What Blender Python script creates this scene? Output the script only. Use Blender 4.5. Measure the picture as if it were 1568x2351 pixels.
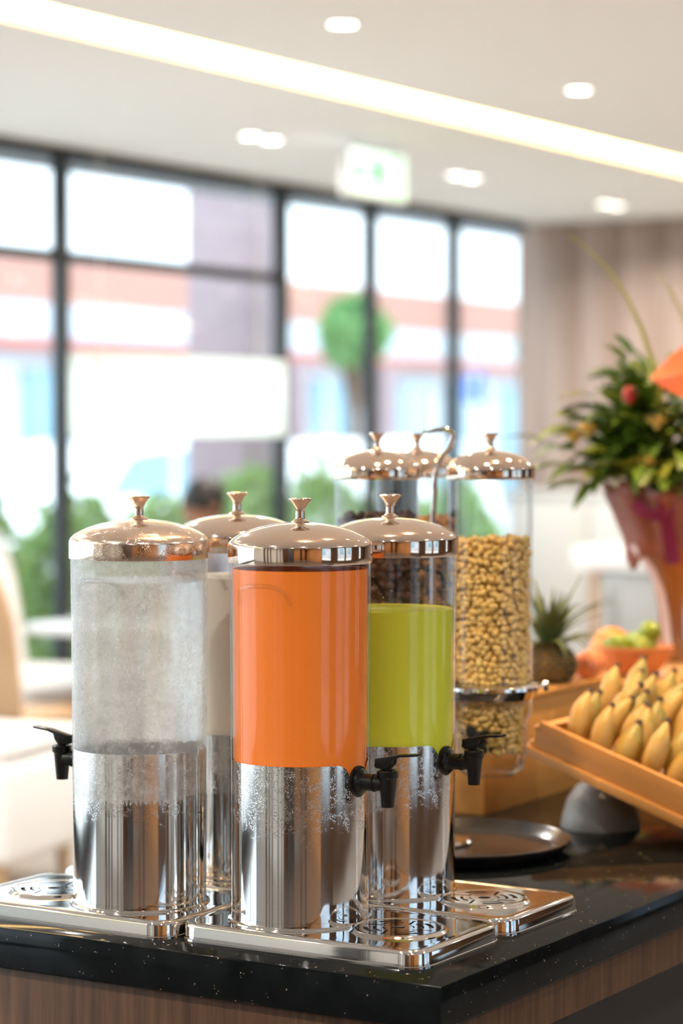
import bpy, bmesh, math, random
from mathutils import Vector, Matrix, Euler
random.seed(7)
PI = math.pi; R = math.radians
for o in list(bpy.data.objects): bpy.data.objects.remove(o)
S = bpy.context.scene; COL = S.collection

# ------------------------------------------------------------------ camera
CAMZ = 1.525
cam = bpy.data.cameras.new('camera'); co = bpy.data.objects.new('camera', cam); COL.objects.link(co)
cam.sensor_fit = 'VERTICAL'; cam.sensor_height = 36; cam.sensor_width = 24; cam.lens = 85.0
AX, PITCH = R(31.3696), R(1.8109)
fw = Vector((math.cos(AX), math.sin(AX), 0)); rt = Vector((math.sin(AX), -math.cos(AX), 0))
F = fw*math.cos(PITCH) - Vector((0,0,1))*math.sin(PITCH); U = rt.cross(F)
m = Matrix((rt, U, -F)).transposed().to_4x4(); m.translation = Vector((0,0,CAMZ)); co.matrix_world = m
cam.dof.use_dof = True; cam.dof.focus_distance = 2.98; cam.dof.aperture_fstop = 3.0
cam.clip_start = .05; cam.clip_end = 300
S.camera = co
# ------------------------------------------------------------------ world + exposure
w = bpy.data.worlds.new('sky'); S.world = w; w.use_nodes = True
bg = w.node_tree.nodes['Background']; bg.inputs[0].default_value = (.78,.90,1,1); bg.inputs[1].default_value = 3.5
S.view_settings.view_transform = 'Standard'; S.view_settings.look = 'None'
S.view_settings.exposure = 0.52; S.view_settings.gamma = 1; S.view_settings.use_curve_mapping = False
sun = bpy.data.lights.new('sun','SUN'); sun.energy = 1.2; sun.angle = R(12); sun.color = (1,.96,.9)
so = bpy.data.objects.new('sun', sun); COL.objects.link(so); so.rotation_euler = (R(38), 0, R(-25))
CEIL_W, WARM_W = 25.0, 5.4          # watts of one room downlight / one warm buffet spot

# ------------------------------------------------------------------ helpers
def nt(name):
    mt = bpy.data.materials.new(name); mt.use_nodes = True
    n = mt.node_tree; return mt, n.nodes, n.links, n.nodes['Principled BSDF']
def coords(N, L, scale=(1,1,1), kind='Object'):
    t = N.new('ShaderNodeTexCoord'); mp = N.new('ShaderNodeMapping'); mp.inputs['Scale'].default_value = scale
    L.new(t.outputs[kind], mp.inputs[0]); return mp.outputs[0]
def ramp(N, L, src, stops):
    r = N.new('ShaderNodeValToRGB'); e = r.color_ramp.elements
    while len(e) < len(stops): e.new(.5)
    for i, (p, c) in enumerate(stops): e[i].position = p; e[i].color = (*c, 1)
    L.new(src, r.inputs[0]); return r.outputs[0]
def noise(N, L, vec, scale, detail=3, rough=.5):
    n = N.new('ShaderNodeTexNoise'); n.inputs['Scale'].default_value = scale; n.inputs['Detail'].default_value = detail
    n.inputs['Roughness'].default_value = rough; L.new(vec, n.inputs['Vector']); return n.outputs[0]
def bump(N, L, src, p, strength=.2, dist=.002):
    b = N.new('ShaderNodeBump'); b.inputs['Strength'].default_value = strength; b.inputs['Distance'].default_value = dist
    L.new(src, b.inputs['Height']); L.new(b.outputs[0], p.inputs['Normal']); return b
def mat(name, c, rough=.5, metal=0, c2=None, nscale=8, nvec=(1,1,1), bmp=0, bscale=None, bdist=.002, **kw):
    mt, N, L, p = nt(name)
    p.inputs['Base Color'].default_value = (*c, 1); p.inputs['Roughness'].default_value = rough; p.inputs['Metallic'].default_value = metal
    for k, v in kw.items(): p.inputs[k.replace('_', ' ')].default_value = v
    if c2 or bmp:
        v = coords(N, L, nvec)
        if c2:
            L.new(ramp(N, L, noise(N, L, v, nscale, 4), [(.3, c), (.7, c2)]), p.inputs['Base Color'])
        if bmp: bump(N, L, noise(N, L, v, bscale or nscale*4, 3), p, bmp, bdist)
    return mt
def wood(name, c1, c2, c3, vec=(1,1,1), scale=6, rough=.4, bmp=.08):
    mt, N, L, p = nt(name); v = coords(N, L, vec)
    n1 = noise(N, L, v, scale, 6, .62)
    L.new(ramp(N, L, n1, [(.28, c1), (.5, c2), (.72, c3)]), p.inputs['Base Color'])
    p.inputs['Roughness'].default_value = rough
    if bmp > .06: bump(N, L, n1, p, bmp, .002)
    return mt
def emis(name, c, s):
    mt, N, L, p = nt(name); p.inputs['Base Color'].default_value = (*c, 1)
    p.inputs['Emission Color'].default_value = (*c, 1); p.inputs['Emission Strength'].default_value = s; return mt
def thin_clear(name, tint=(.97,.98,.98), rough=.03, bmp=0, bscale=200, ior=1.45, bdist=.001):
    mt, N, L, p = nt(name); N.remove(p)
    tr = N.new('ShaderNodeBsdfTransparent'); tr.inputs[0].default_value = (*tint, 1)
    gl = N.new('ShaderNodeBsdfGlossy'); gl.inputs['Roughness'].default_value = rough
    fr = N.new('ShaderNodeFresnel'); ge = N.new('ShaderNodeNewGeometry')   # same reflectance on both faces of the thin wall
    io = N.new('ShaderNodeMapRange'); io.inputs[3].default_value = ior; io.inputs[4].default_value = 1/ior
    L.new(ge.outputs['Backfacing'], io.inputs[0]); L.new(io.outputs[0], fr.inputs[0])
    mx = N.new('ShaderNodeMixShader'); L.new(fr.outputs[0], mx.inputs[0]); L.new(tr.outputs[0], mx.inputs[1]); L.new(gl.outputs[0], mx.inputs[2])
    L.new(mx.outputs[0], N['Material Output'].inputs[0])
    if bmp:
        b = N.new('ShaderNodeBump'); b.inputs['Strength'].default_value = bmp; b.inputs['Distance'].default_value = bdist
        L.new(noise(N, L, coords(N, L), bscale, 3), b.inputs['Height']); L.new(b.outputs[0], gl.inputs['Normal']); L.new(b.outputs[0], fr.inputs['Normal'])
    return mt

class MB:
    def __init__(s): s.v = []; s.f = []
    def add(s, v, f, M=None):
        o = len(s.v)
        s.v += [tuple(M @ Vector(p)) for p in v] if M is not None else [tuple(p) for p in v]
        s.f += [tuple(i+o for i in q) for q in f]; return s
    def box(s, x0, x1, y0, y1, z0, z1, M=None):
        return s.add([(x0,y0,z0),(x1,y0,z0),(x1,y1,z0),(x0,y1,z0),(x0,y0,z1),(x1,y0,z1),(x1,y1,z1),(x0,y1,z1)],
            [(3,2,1,0),(4,5,6,7),(0,1,5,4),(1,2,6,5),(2,3,7,6),(3,0,4,7)], M)
    def lathe(s, prof, n=48, M=None):
        v = []; f = []; rows = []
        for r, z in prof:
            if abs(r) < 1e-7: rows.append([len(v)]); v.append((0,0,z))
            else:
                rows.append(list(range(len(v), len(v)+n)))
                v += [(r*math.cos(2*PI*i/n), r*math.sin(2*PI*i/n), z) for i in range(n)]
        for a, b in zip(rows, rows[1:]):
            for i in range(n):
                j = (i+1) % n
                if len(a) == 1 and len(b) == 1: continue
                if len(a) == 1: f.append((a[0], b[j], b[i]))
                elif len(b) == 1: f.append((a[i], a[j], b[0]))
                else: f.append((a[i], a[j], b[j], b[i]))
        return s.add(v, f, M)
    def cyl(s, p0, p1, r0, r1=None, n=16):
        r1 = r0 if r1 is None else r1; p0, p1 = Vector(p0), Vector(p1); d = p1-p0
        M = Matrix.Translation(p0) @ d.to_track_quat('Z', 'Y').to_matrix().to_4x4()
        return s.lathe([(0,0),(r0,0),(r1,d.length),(0,d.length)], n, M)
    def path(s, pts, rad, n=8, flat=1.0):
        pts = [Vector(p) for p in pts]; v = []; f = []; k = len(pts)
        rad = rad if isinstance(rad, (list, tuple)) else [rad]*k
        t0 = (pts[1]-pts[0]).normalized(); up = Vector((0,0,1)) if abs(t0.z) < .9 else Vector((1,0,0))
        for i, p in enumerate(pts):
            t = (pts[min(i+1,k-1)]-pts[max(i-1,0)]).normalized()
            a = t.cross(up).normalized(); b = a.cross(t).normalized(); up = b
            for q in range(n):
                an = 2*PI*q/n; v.append(p + a*rad[i]*math.cos(an) + b*rad[i]*flat*math.sin(an))
        for i in range(k-1):
            for q in range(n):
                r = (q+1) % n; f.append((i*n+q, i*n+r, (i+1)*n+r, (i+1)*n+q))
        f.append(tuple(reversed(range(n)))); f.append(tuple(range((k-1)*n, k*n)))
        return s.add(v, f)
    def prism(s, outline, z0, z1, M=None):
        n = len(outline); v = [(x,y,z0) for x, y in outline]+[(x,y,z1) for x, y in outline]
        return s.add(v, [tuple(reversed(range(n))), tuple(range(n,2*n))]+[(i,(i+1)%n,n+(i+1)%n,n+i) for i in range(n)], M)
    def mesh(s, name, smooth=True, ang=35, bev=0, seg=2):
        me = bpy.data.meshes.new(name); me.from_pydata(s.v, [], s.f)
        if bev:
            bm = bmesh.new(); bm.from_mesh(me); bmesh.ops.recalc_face_normals(bm, faces=bm.faces)
            ed = [e for e in bm.edges if len(e.link_faces) == 2 and e.calc_face_angle(0) > R(40)]
            bmesh.ops.bevel(bm, geom=ed, offset=bev, segments=seg, profile=.5, affect='EDGES', clamp_overlap=True)
            bm.to_mesh(me); bm.free()
        if smooth:
            me.polygons.foreach_set('use_smooth', [True]*len(me.polygons)); me.set_sharp_from_angle(angle=R(ang))
        me.update(); return me
    def obj(s, name, mt, parent=None, **kw): return link(name, s.mesh(name, **kw), mt, parent)
def link(name, me, mt=None, parent=None):
    o = bpy.data.objects.new(name, me); COL.objects.link(o)
    if mt is not None and me is not None and not me.materials: me.materials.append(mt)
    o.parent = parent; return o
def tag(o, label, cat, group=None, kind=None):
    o['label'] = label; o['category'] = cat
    if group: o['group'] = group
    if kind: o['kind'] = kind
    return o
def thing(name, label, cat, loc=(0,0,0), rotz=0, group=None):
    o = bpy.data.objects.new(name, None); o.empty_display_size = .05; COL.objects.link(o)
    o.location = loc; o.rotation_euler = (0,0,rotz); return tag(o, label, cat, group)
def struct(o): o['kind'] = 'structure'; return o
def sempty(name, loc=(0,0,0)):
    o = bpy.data.objects.new(name, None); COL.objects.link(o); o.location = loc; o['kind'] = 'structure'; return o
def at(o, loc=None, rot=None, sc=None):
    if loc is not None: o.location = loc
    if rot is not None: o.rotation_euler = rot
    if sc is not None: o.scale = sc if hasattr(sc, '__len__') else (sc,)*3
    return o
def box(name, x0, x1, y0, y1, z0, z1, mt, parent=None, bev=0, **kw):
    return MB().box(x0,x1,y0,y1,z0,z1).obj(name, mt, parent, bev=bev, **kw)

# ------------------------------------------------------------------ materials
M = {}
M['white_paint'] = mat('white_paint', (.80,.79,.77), .7)
M['ceiling_paint'] = mat('ceiling_paint', (.84,.83,.81), .8)
M['floor_tile'] = mat('floor_tile', (.31,.27,.235), .3, c2=(.37,.325,.285), nscale=1.5)
M['wall_wood'] = wood('wall_wood', (.22,.148,.113), (.33,.235,.188), (.43,.32,.265), (5,5,.35), 1.6, .38, 0)
M['warm_wood'] = wood('warm_wood', (.30,.13,.045), (.45,.21,.075), (.55,.29,.11), (4,4,.3), 1.5, .4, 0)
M['cab_wood'] = wood('cab_wood', (.034,.014,.006), (.072,.033,.014), (.115,.056,.025), (30,30,1.6), 2.2, .5, .12)
M['cab_wood'].node_tree.nodes['Principled BSDF'].inputs['Specular IOR Level'].default_value = .25
M['pale_wood'] = wood('pale_wood', (.50,.235,.058), (.58,.285,.075), (.64,.34,.10), (1.2,14,14), 2.5, .45, .05)
M['pale_wood_y'] = wood('pale_wood_y', (.50,.215,.050), (.57,.255,.062), (.62,.30,.082), (14,1.2,14), 2.5, .45, .05)
M['black_metal'] = mat('black_metal', (.018,.022,.024), .35)
M['dark'] = mat('dark', (.012,.011,.010), .6)
M['charcoal'] = mat('charcoal', (.05,.05,.052), .5)
M['black_plastic'] = mat('black_plastic', (.006,.0055,.005), .25, Specular_IOR_Level=.3)
M['tray_plastic'] = mat('tray_plastic', (.020,.017,.016), .20, bmp=.04, bscale=500, bdist=.0003)
M['grey_ceramic'] = mat('grey_ceramic', (.22,.21,.20), .45, c2=(.27,.255,.24), nscale=12)
M['terracotta'] = mat('terracotta', (.52,.19,.065), .6, c2=(.60,.25,.09), nscale=10)
M['red_brown_paper'] = mat('red_brown_paper', (.20,.055,.035), .45, c2=(.30,.10,.06), nscale=9, bmp=.3, bscale=30, bdist=.004)
M['purple_ribbon'] = mat('purple_ribbon', (.20,.012,.06), .35)
M['pale_ribbon'] = mat('pale_ribbon', (.72,.60,.62), .4)
M['amber_ceramic'] = mat('amber_ceramic', (.30,.11,.025), .35, c2=(.38,.15,.04), nscale=5)
M['chair_tan'] = mat('chair_tan', (.50,.33,.19), .6, c2=(.55,.38,.23), nscale=6)
M['white_cloth'] = mat('white_cloth', (.82,.82,.82), .8, bmp=.1, bscale=120)
M['white_gloss'] = mat('white_gloss', (.85,.85,.85), .25)
M['glass'] = thin_clear('window_glass', (.95,.975,.98), .01)

def steel(name, c=(.80,.78,.76), rough=.06, wet=None):
    """polished stainless; wet=(z0,z1) object heights between which droplets bead on it"""
    mt, N, L, p = nt(name); p.inputs['Metallic'].default_value = 1; p.inputs['Base Color'].default_value = (*c, 1)
    v = coords(N, L, (1,1,.06)); n1 = noise(N, L, v, 60, 3)
    mr = N.new('ShaderNodeMapRange'); mr.inputs[3].default_value = rough*.6; mr.inputs[4].default_value = rough*1.6
    L.new(n1, mr.inputs[0]); rough_out = mr.outputs[0]
    b0 = N.new('ShaderNodeBump'); b0.inputs['Strength'].default_value = .05; b0.inputs['Distance'].default_value = .0006; L.new(n1, b0.inputs['Height'])
    if wet:
        t = N.new('ShaderNodeTexCoord'); sp = N.new('ShaderNodeSeparateXYZ'); L.new(t.outputs['Object'], sp.inputs[0])
        nz = noise(N, L, t.outputs['Object'], 35, 3)
        ad = N.new('ShaderNodeMath'); ad.operation = 'MULTIPLY_ADD'; ad.inputs[1].default_value = .07; L.new(nz, ad.inputs[0]); L.new(sp.outputs[2], ad.inputs[2])
        mk = N.new('ShaderNodeMapRange'); mk.inputs[1].default_value = wet[0]+.035; mk.inputs[2].default_value = wet[1]+.035; L.new(ad.outputs[0], mk.inputs[0])
        vo = N.new('ShaderNodeTexVoronoi'); vo.inputs['Scale'].default_value = 560; L.new(t.outputs['Object'], vo.inputs['Vector'])
        sm = N.new('ShaderNodeMapRange'); sm.inputs[1].default_value = .45; sm.inputs[2].default_value = .1; L.new(vo.outputs['Distance'], sm.inputs[0])
        n2 = noise(N, L, t.outputs['Object'], 110, 2)
        gt = N.new('ShaderNodeMapRange'); gt.inputs[1].default_value = .46; gt.inputs[2].default_value = .56; L.new(n2, gt.inputs[0])
        mu = N.new('ShaderNodeMath'); mu.operation = 'MULTIPLY'; L.new(sm.outputs[0], mu.inputs[0]); L.new(gt.outputs[0], mu.inputs[1])
        m2 = N.new('ShaderNodeMath'); m2.operation = 'MULTIPLY'; L.new(mu.outputs[0], m2.inputs[0]); L.new(mk.outputs[0], m2.inputs[1])
        b1 = N.new('ShaderNodeBump'); b1.inputs['Strength'].default_value = .3; b1.inputs['Distance'].default_value = .0008
        L.new(m2.outputs[0], b1.inputs['Height']); L.new(b0.outputs[0], b1.inputs['Normal']); L.new(b1.outputs[0], p.inputs['Normal'])
        a2 = N.new('ShaderNodeMath'); a2.operation = 'MULTIPLY_ADD'; a2.inputs[1].default_value = .045; L.new(mk.outputs[0], a2.inputs[0]); L.new(rough_out, a2.inputs[2]); rough_out = a2.outputs[0]
    else: L.new(b0.outputs[0], p.inputs['Normal'])
    L.new(rough_out, p.inputs['Roughness']); return mt
M['steel'] = steel('stainless_steel')
M['steel_tray'] = steel('stainless_tray', (.80,.77,.74), .05)
M['steel_wet'] = steel('stainless_wet', rough=.07, wet=(.13,.17))
M['steel_lid_warmlit'] = steel('stainless_lid_warmlit', (.86,.69,.565), .07)  # copper tint paints the warm ceiling's reflection into plain stainless
M['steel_lid_warmlit_wet'] = steel('stainless_lid_warmlit_wet', (.86,.69,.565), .10, wet=(-.05,-.04))  # same painted warm reflection, with real droplets on top
M['acrylic'] = thin_clear('clear_acrylic', (.985,.988,.988), .03, ior=1.32)
M['acrylic_wet'] = thin_clear('clear_acrylic_wet', (.97,.975,.975), .05, .5, 260, bdist=.0008)
M['hopper_clear'] = thin_clear('hopper_clear', (.93,.93,.92), .08)

def frost(name):
    mt = thin_clear(name, (.97,.975,.975), .06, .6, 300, bdist=.0008); N = mt.node_tree.nodes; L = mt.node_tree.links
    out = N['Material Output']; src = out.inputs[0].links[0].from_socket
    df = N.new('ShaderNodeBsdfDiffuse'); df.inputs[0].default_value = (.80,.80,.79,1); tl = N.new('ShaderNodeBsdfTranslucent'); tl.inputs[0].default_value = (.95,.95,.94,1)
    m1 = N.new('ShaderNodeMixShader'); m1.inputs[0].default_value = .7; L.new(df.outputs[0], m1.inputs[1]); L.new(tl.outputs[0], m1.inputs[2])
    v = coords(N, L, (1,1,.8)); a = noise(N, L, v, 16, 5, .65); b_ = noise(N, L, v, 140, 3, .6)
    ad = N.new('ShaderNodeMath'); ad.operation = 'MULTIPLY'; L.new(a, ad.inputs[0]); L.new(b_, ad.inputs[1])
    mr = N.new('ShaderNodeMapRange'); mr.inputs[1].default_value = .12; mr.inputs[2].default_value = .38; mr.inputs[3].default_value = .05; mr.inputs[4].default_value = .36; L.new(ad.outputs[0], mr.inputs[0])
    m2 = N.new('ShaderNodeMixShader'); L.new(mr.outputs[0], m2.inputs[0]); L.new(src, m2.inputs[1]); L.new(m1.outputs[0], m2.inputs[2]); L.new(m2.outputs[0], out.inputs[0]); return mt
M['acrylic_wet'] = frost('frosted_acrylic')
def granite():
    mt, N, L, p = nt('black_granite'); v = coords(N, L)
    vo = N.new('ShaderNodeTexVoronoi'); vo.inputs['Scale'].default_value = 210; L.new(v, vo.inputs['Vector'])
    spk = ramp(N, L, vo.outputs['Distance'], [(.0, (1,1,1)), (.16, (1,1,1)), (.20, (0,0,0))])
    n2 = noise(N, L, v, 75, 2); gate = ramp(N, L, n2, [(.60, (0,0,0)), (.66, (1,1,1))])
    mu = N.new('ShaderNodeMix'); mu.data_type = 'RGBA'; mu.blend_type = 'MULTIPLY'; mu.inputs[0].default_value = 1
    L.new(spk, mu.inputs[6]); L.new(gate, mu.inputs[7])
    mx = N.new('ShaderNodeMix'); mx.data_type = 'RGBA'; L.new(mu.outputs[2], mx.inputs[0])
    L.new(ramp(N, L, noise(N, L, v, 30, 4), [(.3, (.0030,.0042,.0048)), (.7, (.0065,.0080,.0088))]), mx.inputs[6]); mx.inputs[7].default_value = (.42,.30,.18,1)
    L.new(mx.outputs[2], p.inputs['Base Color']); p.inputs['Roughness'].default_value = .09; p.inputs['Specular IOR Level'].default_value = .11
    return mt
M['granite'] = granite()

# ------------------------------------------------------------------ room
CZ, YW, XE, XW, YS = 2.9, 7.17, 14.11, -3.0, -3.5
M['floor_stone'] = mat('floor_stone', (.085,.072,.062), .10, c2=(.11,.094,.082), nscale=1.2)
fl_ = sempty('floor')
box('tile_zone', 2.35, XE+.2, YS-.2, YW+.2, -.1, 0, M['floor_tile'], fl_, smooth=False); box('polished_stone_zone', XW-.2, 2.35, YS-.2, YW+.2, -.1, 0, M['floor_stone'], fl_, smooth=False)
cl = sempty('ceiling')
box('ceiling_panel', XW, XE, YS, 4.86, CZ, CZ+.2, M['ceiling_paint'], cl, smooth=False)
box('ceiling_panel', XW, XE, 5.14, YW, CZ, CZ+.2, M['ceiling_paint'], cl, smooth=False)
box('slot_top', XW, XE, 4.86, 5.14, CZ+.12, CZ+.2, M['ceiling_paint'], cl, smooth=False)
M['led'] = emis('warm_led', (1,.66,.27), 9.0)
ct = thing('cove_light', 'long warm linear light set in the ceiling slot', 'light', (0,5.0,CZ))
box('diffuser', XW+.05, XE-.05, -.05, .13, .035, .05, M['led'], ct, smooth=False)
box('channel', XW+.05, XE-.05, -.10, .14, .05, .12, M['white_paint'], ct, smooth=False)

# north wall: glazing
def window(idx, x0, x1, transom=None, y=YW, axis='x', z0=.08, z1=CZ):
    e = sempty('window_%d' % idx)
    def b(name, a0, a1, c0, c1, q0, q1, mt):
        if axis == 'x': return box(name, a0, a1, y+c0, y+c1, q0, q1, mt, e, bev=.004)
        return box(name, y+c0, y+c1, a0, a1, q0, q1, mt, e, bev=.004)
    b('mullion', x0-.032, x0+.032, -.034, .034, z0, z1, M['black_metal'])
    b('bottom_rail', x0+.032, x1-.032, -.025, .025, z0, z0+.08, M['black_metal'])
    b('top_rail', x0+.032, x1-.032, -.025, .025, z1-.06, z1, M['black_metal'])
    if transom:
        b('transom', x0+.032, x1-.032, -.022, .022, transom-.028, transom+.028, M['black_metal'])
        b('pane', x0+.032, x1-.032, -.006, .006, z0+.08, transom-.028, M['glass'])
        b('pane', x0+.032, x1-.032, -.006, .006, transom+.028, z1-.06, M['glass'])
    else: b('pane', x0+.032, x1-.032, -.006, .006, z0+.08, z1-.06, M['glass'])
    return e
xs = [-2.95, -.8, 1.2, 3.2, 5.2, 7.2, 9.185, 11.125, 12.08, 13.08, 14.06]
for i, (a, b_) in enumerate(zip(xs, xs[1:])): window(i+1, a, b_, 2.38 if 7 < a < 11 else None)
struct(box('wall_north', XW, XE, YW-.06, YW+.06, 0, .08, M['black_metal']))
# east wall: vertical timber boards
we = sempty('wall_east')
box('backing', XE+.03, XE+.25, YS-.2, YW+.1, 0, CZ+.2, M['wall_wood'], we, smooth=False)
y = YW-.07; k = 0
pw = MB().box(0,.03,0,.296,0,CZ).mesh('wood_panel', bev=.003); pw.materials.append(M['wall_wood'])
while y > YS+.3:
    at(link('wood_panel', pw, None, we), (XE-random.uniform(0,.006), y-.3, 0), (0,0,0)); y -= .3
# west wall (behind the camera): pale wall, dark pillar, warm timber with openings
M['grey_paint'] = mat('grey_paint', (.52,.53,.52), .7)
struct(box('wall_west', XW-.2, XW, YS-.2, YW+.1, 0, CZ+.2, M['grey_paint'], smooth=False))
tr = sempty('trim_1')
for (a, b_, mm) in ((-3.45,-2.95,'cab_wood'),(-2.92,-2.35,'warm_wood'),(-2.32,-1.85,'cab_wood'),(-1.82,-1.25,'warm_wood'),(-1.22,-.65,'warm_wood')):
    box('wood_panel', XW, XW+.06, a, b_, .1, CZ-.1, M[mm], tr, bev=.004)
struct(box('trim_2', XW, XW+.35, -.55, .25, 0, CZ, M['charcoal'], bev=.01)); struct(box('door_1', XW, XW+.08, .32, 1.12, 0, 2.5, M['cab_wood'], bev=.01))
struct(box('trim_3', XW, XW+.2, 4.1, 4.35, 0, CZ, M['charcoal'], bev=.01)); struct(box('trim_4', XW, XW+.12, 3.0, 3.12, 0, CZ, M['charcoal'], bev=.01))
for i, (a, b_) in enumerate(((1.42,1.50),(1.95,2.0),(2.06,2.11),(3.5,3.72))): struct(box('trim_%d' % (5+i), XW, XW+.06, a, b_, 0, CZ, M['charcoal'], bev=.006))
# south wall with tall windows
ws = sempty('wall_south')
ops = [(.3,1.75),(2.85,4.1),(4.35,5.65),(8.4,9.6)]
segs = [XW-.2] + [q for o_ in ops for q in o_] + [XE+.2]
for i in range(0, len(segs), 2): box('pier', segs[i], segs[i+1], YS-.2, YS, 0, CZ+.2, M['warm_wood' if i < 2 else 'cab_wood'], ws, smooth=False)
for a, b_ in ops:
    box('lintel', a, b_, YS-.2, YS, 2.6, CZ+.2, M['cab_wood'], ws, smooth=False)
    box('sill', a, b_, YS-.2, YS, 0, .3, M['cab_wood'], ws, smooth=False)
for i, (a, b_) in enumerate(ops): window(20+i, a, b_, 2.1, YS-.1, z0=.3, z1=2.6)
# ------------------------------------------------------------------ outdoors beyond the glass
M['pavement'] = mat('pavement', (.55,.54,.52), .8, c2=(.62,.61,.59), nscale=2)
M['facade_white'] = mat('facade_white', (.82,.83,.84), .7)
M['brick'] = mat('facade_brick', (.37,.18,.14), .8, c2=(.43,.235,.195), nscale=30, nvec=(.3,1,1))
M['facade_band'] = mat('facade_band', (.48,.52,.58), .6)
M['red_band'] = mat('red_band', (.42,.13,.10), .7)
M['blue_glass'] = mat('blue_glass', (.20,.36,.46), .12)
M['mauve'] = mat('mauve_render', (.25,.19,.21), .7, c2=(.29,.22,.24), nscale=4)
M['leaf_out'] = mat('shrub_leaf', (.22,.40,.11), .5, c2=(.32,.52,.16), nscale=3)
M['leaf_out2'] = mat('tree_leaf', (.10,.30,.10), .5, c2=(.18,.40,.12), nscale=3)
M['bark'] = mat('bark', (.12,.08,.05), .8)
struct(box('ground', -60, 120, -60, 120, -.25, -.12, M['pavement'], smooth=False))
cn = thing('canopy', 'flat grey canopy over the outside of the glazed wall', 'canopy', (0, YW+.1, 0))
M['canopy_grey'] = mat('canopy_grey', (.36,.38,.42), .6)
box('slab', 2, 18, 0, 1.55, 3.13, 3.3, M['canopy_grey'], cn, bev=.01)
box('fascia', 2, 18, 1.55, 1.62, 3.08, 3.36, M['canopy_grey'], cn, bev=.01)
fb = thing('shop_building', 'long low building with brick band and blue shopfronts across the street', 'building', (0,20,0))
box('upper_wall', 6, 46, 0, 4, 3.9, 7.5, M['facade_white'], fb, smooth=False)
box('brick_band', 6, 46, -.05, 4, 3.25, 3.9, M['brick'], fb, smooth=False)
box('pale_band', 6, 46, -.15, 4, 2.80, 3.25, M['facade_band'], fb, smooth=False)
box('red_band', 6, 46, -.22, 4, 2.66, 2.80, M['red_band'], fb, smooth=False)
box('lower_wall', 6, 46, .1, 4, -.12, 2.66, mat('facade_grey', (.56,.58,.63), .7), fb, smooth=False)
for i, x in enumerate([21.5,24.9,27,29.2,31.6,34.3,36.3,38.4]):
    f_ = box('shopfront', x, x+1.5, .02, .1, .3, 2.4, M['blue_glass'], fb, bev=.01)
    box('door_rail', x+.72, x+.78, -.02, .02, .3, 2.4, M['facade_white'], f_)
for x in (23.3, 30.9, 33.6, 40): box('pier', x, x+.5, -.3, .1, -.12, 2.66, M['mauve'], fb, bev=.02)
cb = thing('brick_column', 'mauve rendered column standing outside the glazing', 'column', (15.13,10.15,-.12))
box('shaft', -.27, .27, -.27, .27, .25, 3.6, M['mauve'], cb, bev=.015); box('plinth', -.33, .33, -.33, .33, 0, .25, M['mauve'], cb, bev=.015)
box('capital', -.33, .33, -.33, .33, 3.6, 3.8, M['mauve'], cb, bev=.015)
def foliage(n, rx, ry, rz, size, mt, parent, zc):
    v = []; f = []
    for i in range(n):
        a = random.uniform(0, 2*PI); u = random.uniform(-1, 1); q = random.uniform(.55, 1)**.5*(1+.12*math.sin(5*a)*math.cos(3*u))
        c = Vector((rx*q*math.sqrt(1-u*u)*math.cos(a), ry*q*math.sqrt(1-u*u)*math.sin(a), zc+rz*q*u))
        e = Euler((random.uniform(0,6),random.uniform(0,6),random.uniform(0,6))).to_matrix(); s = size*random.uniform(.6,1.3)
        o = len(v)
        for p in ((-.5,0,0),(0,-.28,.06),(.5,0,0),(0,.28,.06)): v.append(c + e @ (Vector(p)*s))
        f.append((o,o+1,o+2,o+3))
    b_ = MB(); b_.add(v, f); o = b_.obj('foliage', mt, parent, smooth=False); o['kind'] = 'stuff'; return o
def shrub(loc, rx, ry, h, label, mt):
    t = thing('hedge_shrub', label, 'shrub', loc, 0, 'hedge shrubs outside the window')
    foliage(1500, rx, ry, h*.48, .11, mt, t, h*.52)
    for k in range(4):
        a = k*PI/2+.4; MB().path([(0,0,0),(.08*math.cos(a),.08*math.sin(a),h*.3),(rx*.5*math.cos(a),ry*.5*math.sin(a),h*.7)],[.02,.015,.006],6).obj('stem', M['bark'], t)
    return t
for i in range(8):
    shrub((9.4+i*.96, 8.75+.06*(i % 2), -.12), .40, .34, 1.36+.12*math.sin(i*1.7), 'rounded green hedge shrub growing outside the glass wall', M['leaf_out'])
def tree(loc, h, r, label):
    t = thing('street_tree', label, 'tree', loc)
    foliage(2600, r, r, r*1.0, .2, M['leaf_out2'], t, h)
    MB().path([(0,0,0),(.03,.02,h*.4),(-.02,0,h)],[.12,.09,.05],8).obj('trunk', M['bark'], t)
    for k in range(5):
        a = k*1.26; MB().path([(0,0,h*.55),(r*.3*math.cos(a),r*.3*math.sin(a),h*.8),(r*.6*math.cos(a),r*.6*math.sin(a),h*1.05)],[.05,.035,.015],6).obj('branch', M['bark'], t)
tree((30.2,18.2,-.12), 3.15, .50, 'small round street tree before the brick band')
tree((36.0,17.4,-.12), 3.1, 1.0, 'broad street tree near the end of the shopfronts')
M['car_white'] = mat('car_white', (.85,.86,.87), .2)
M['tyre'] = mat('tyre', (.015,.015,.015), .7)
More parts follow.
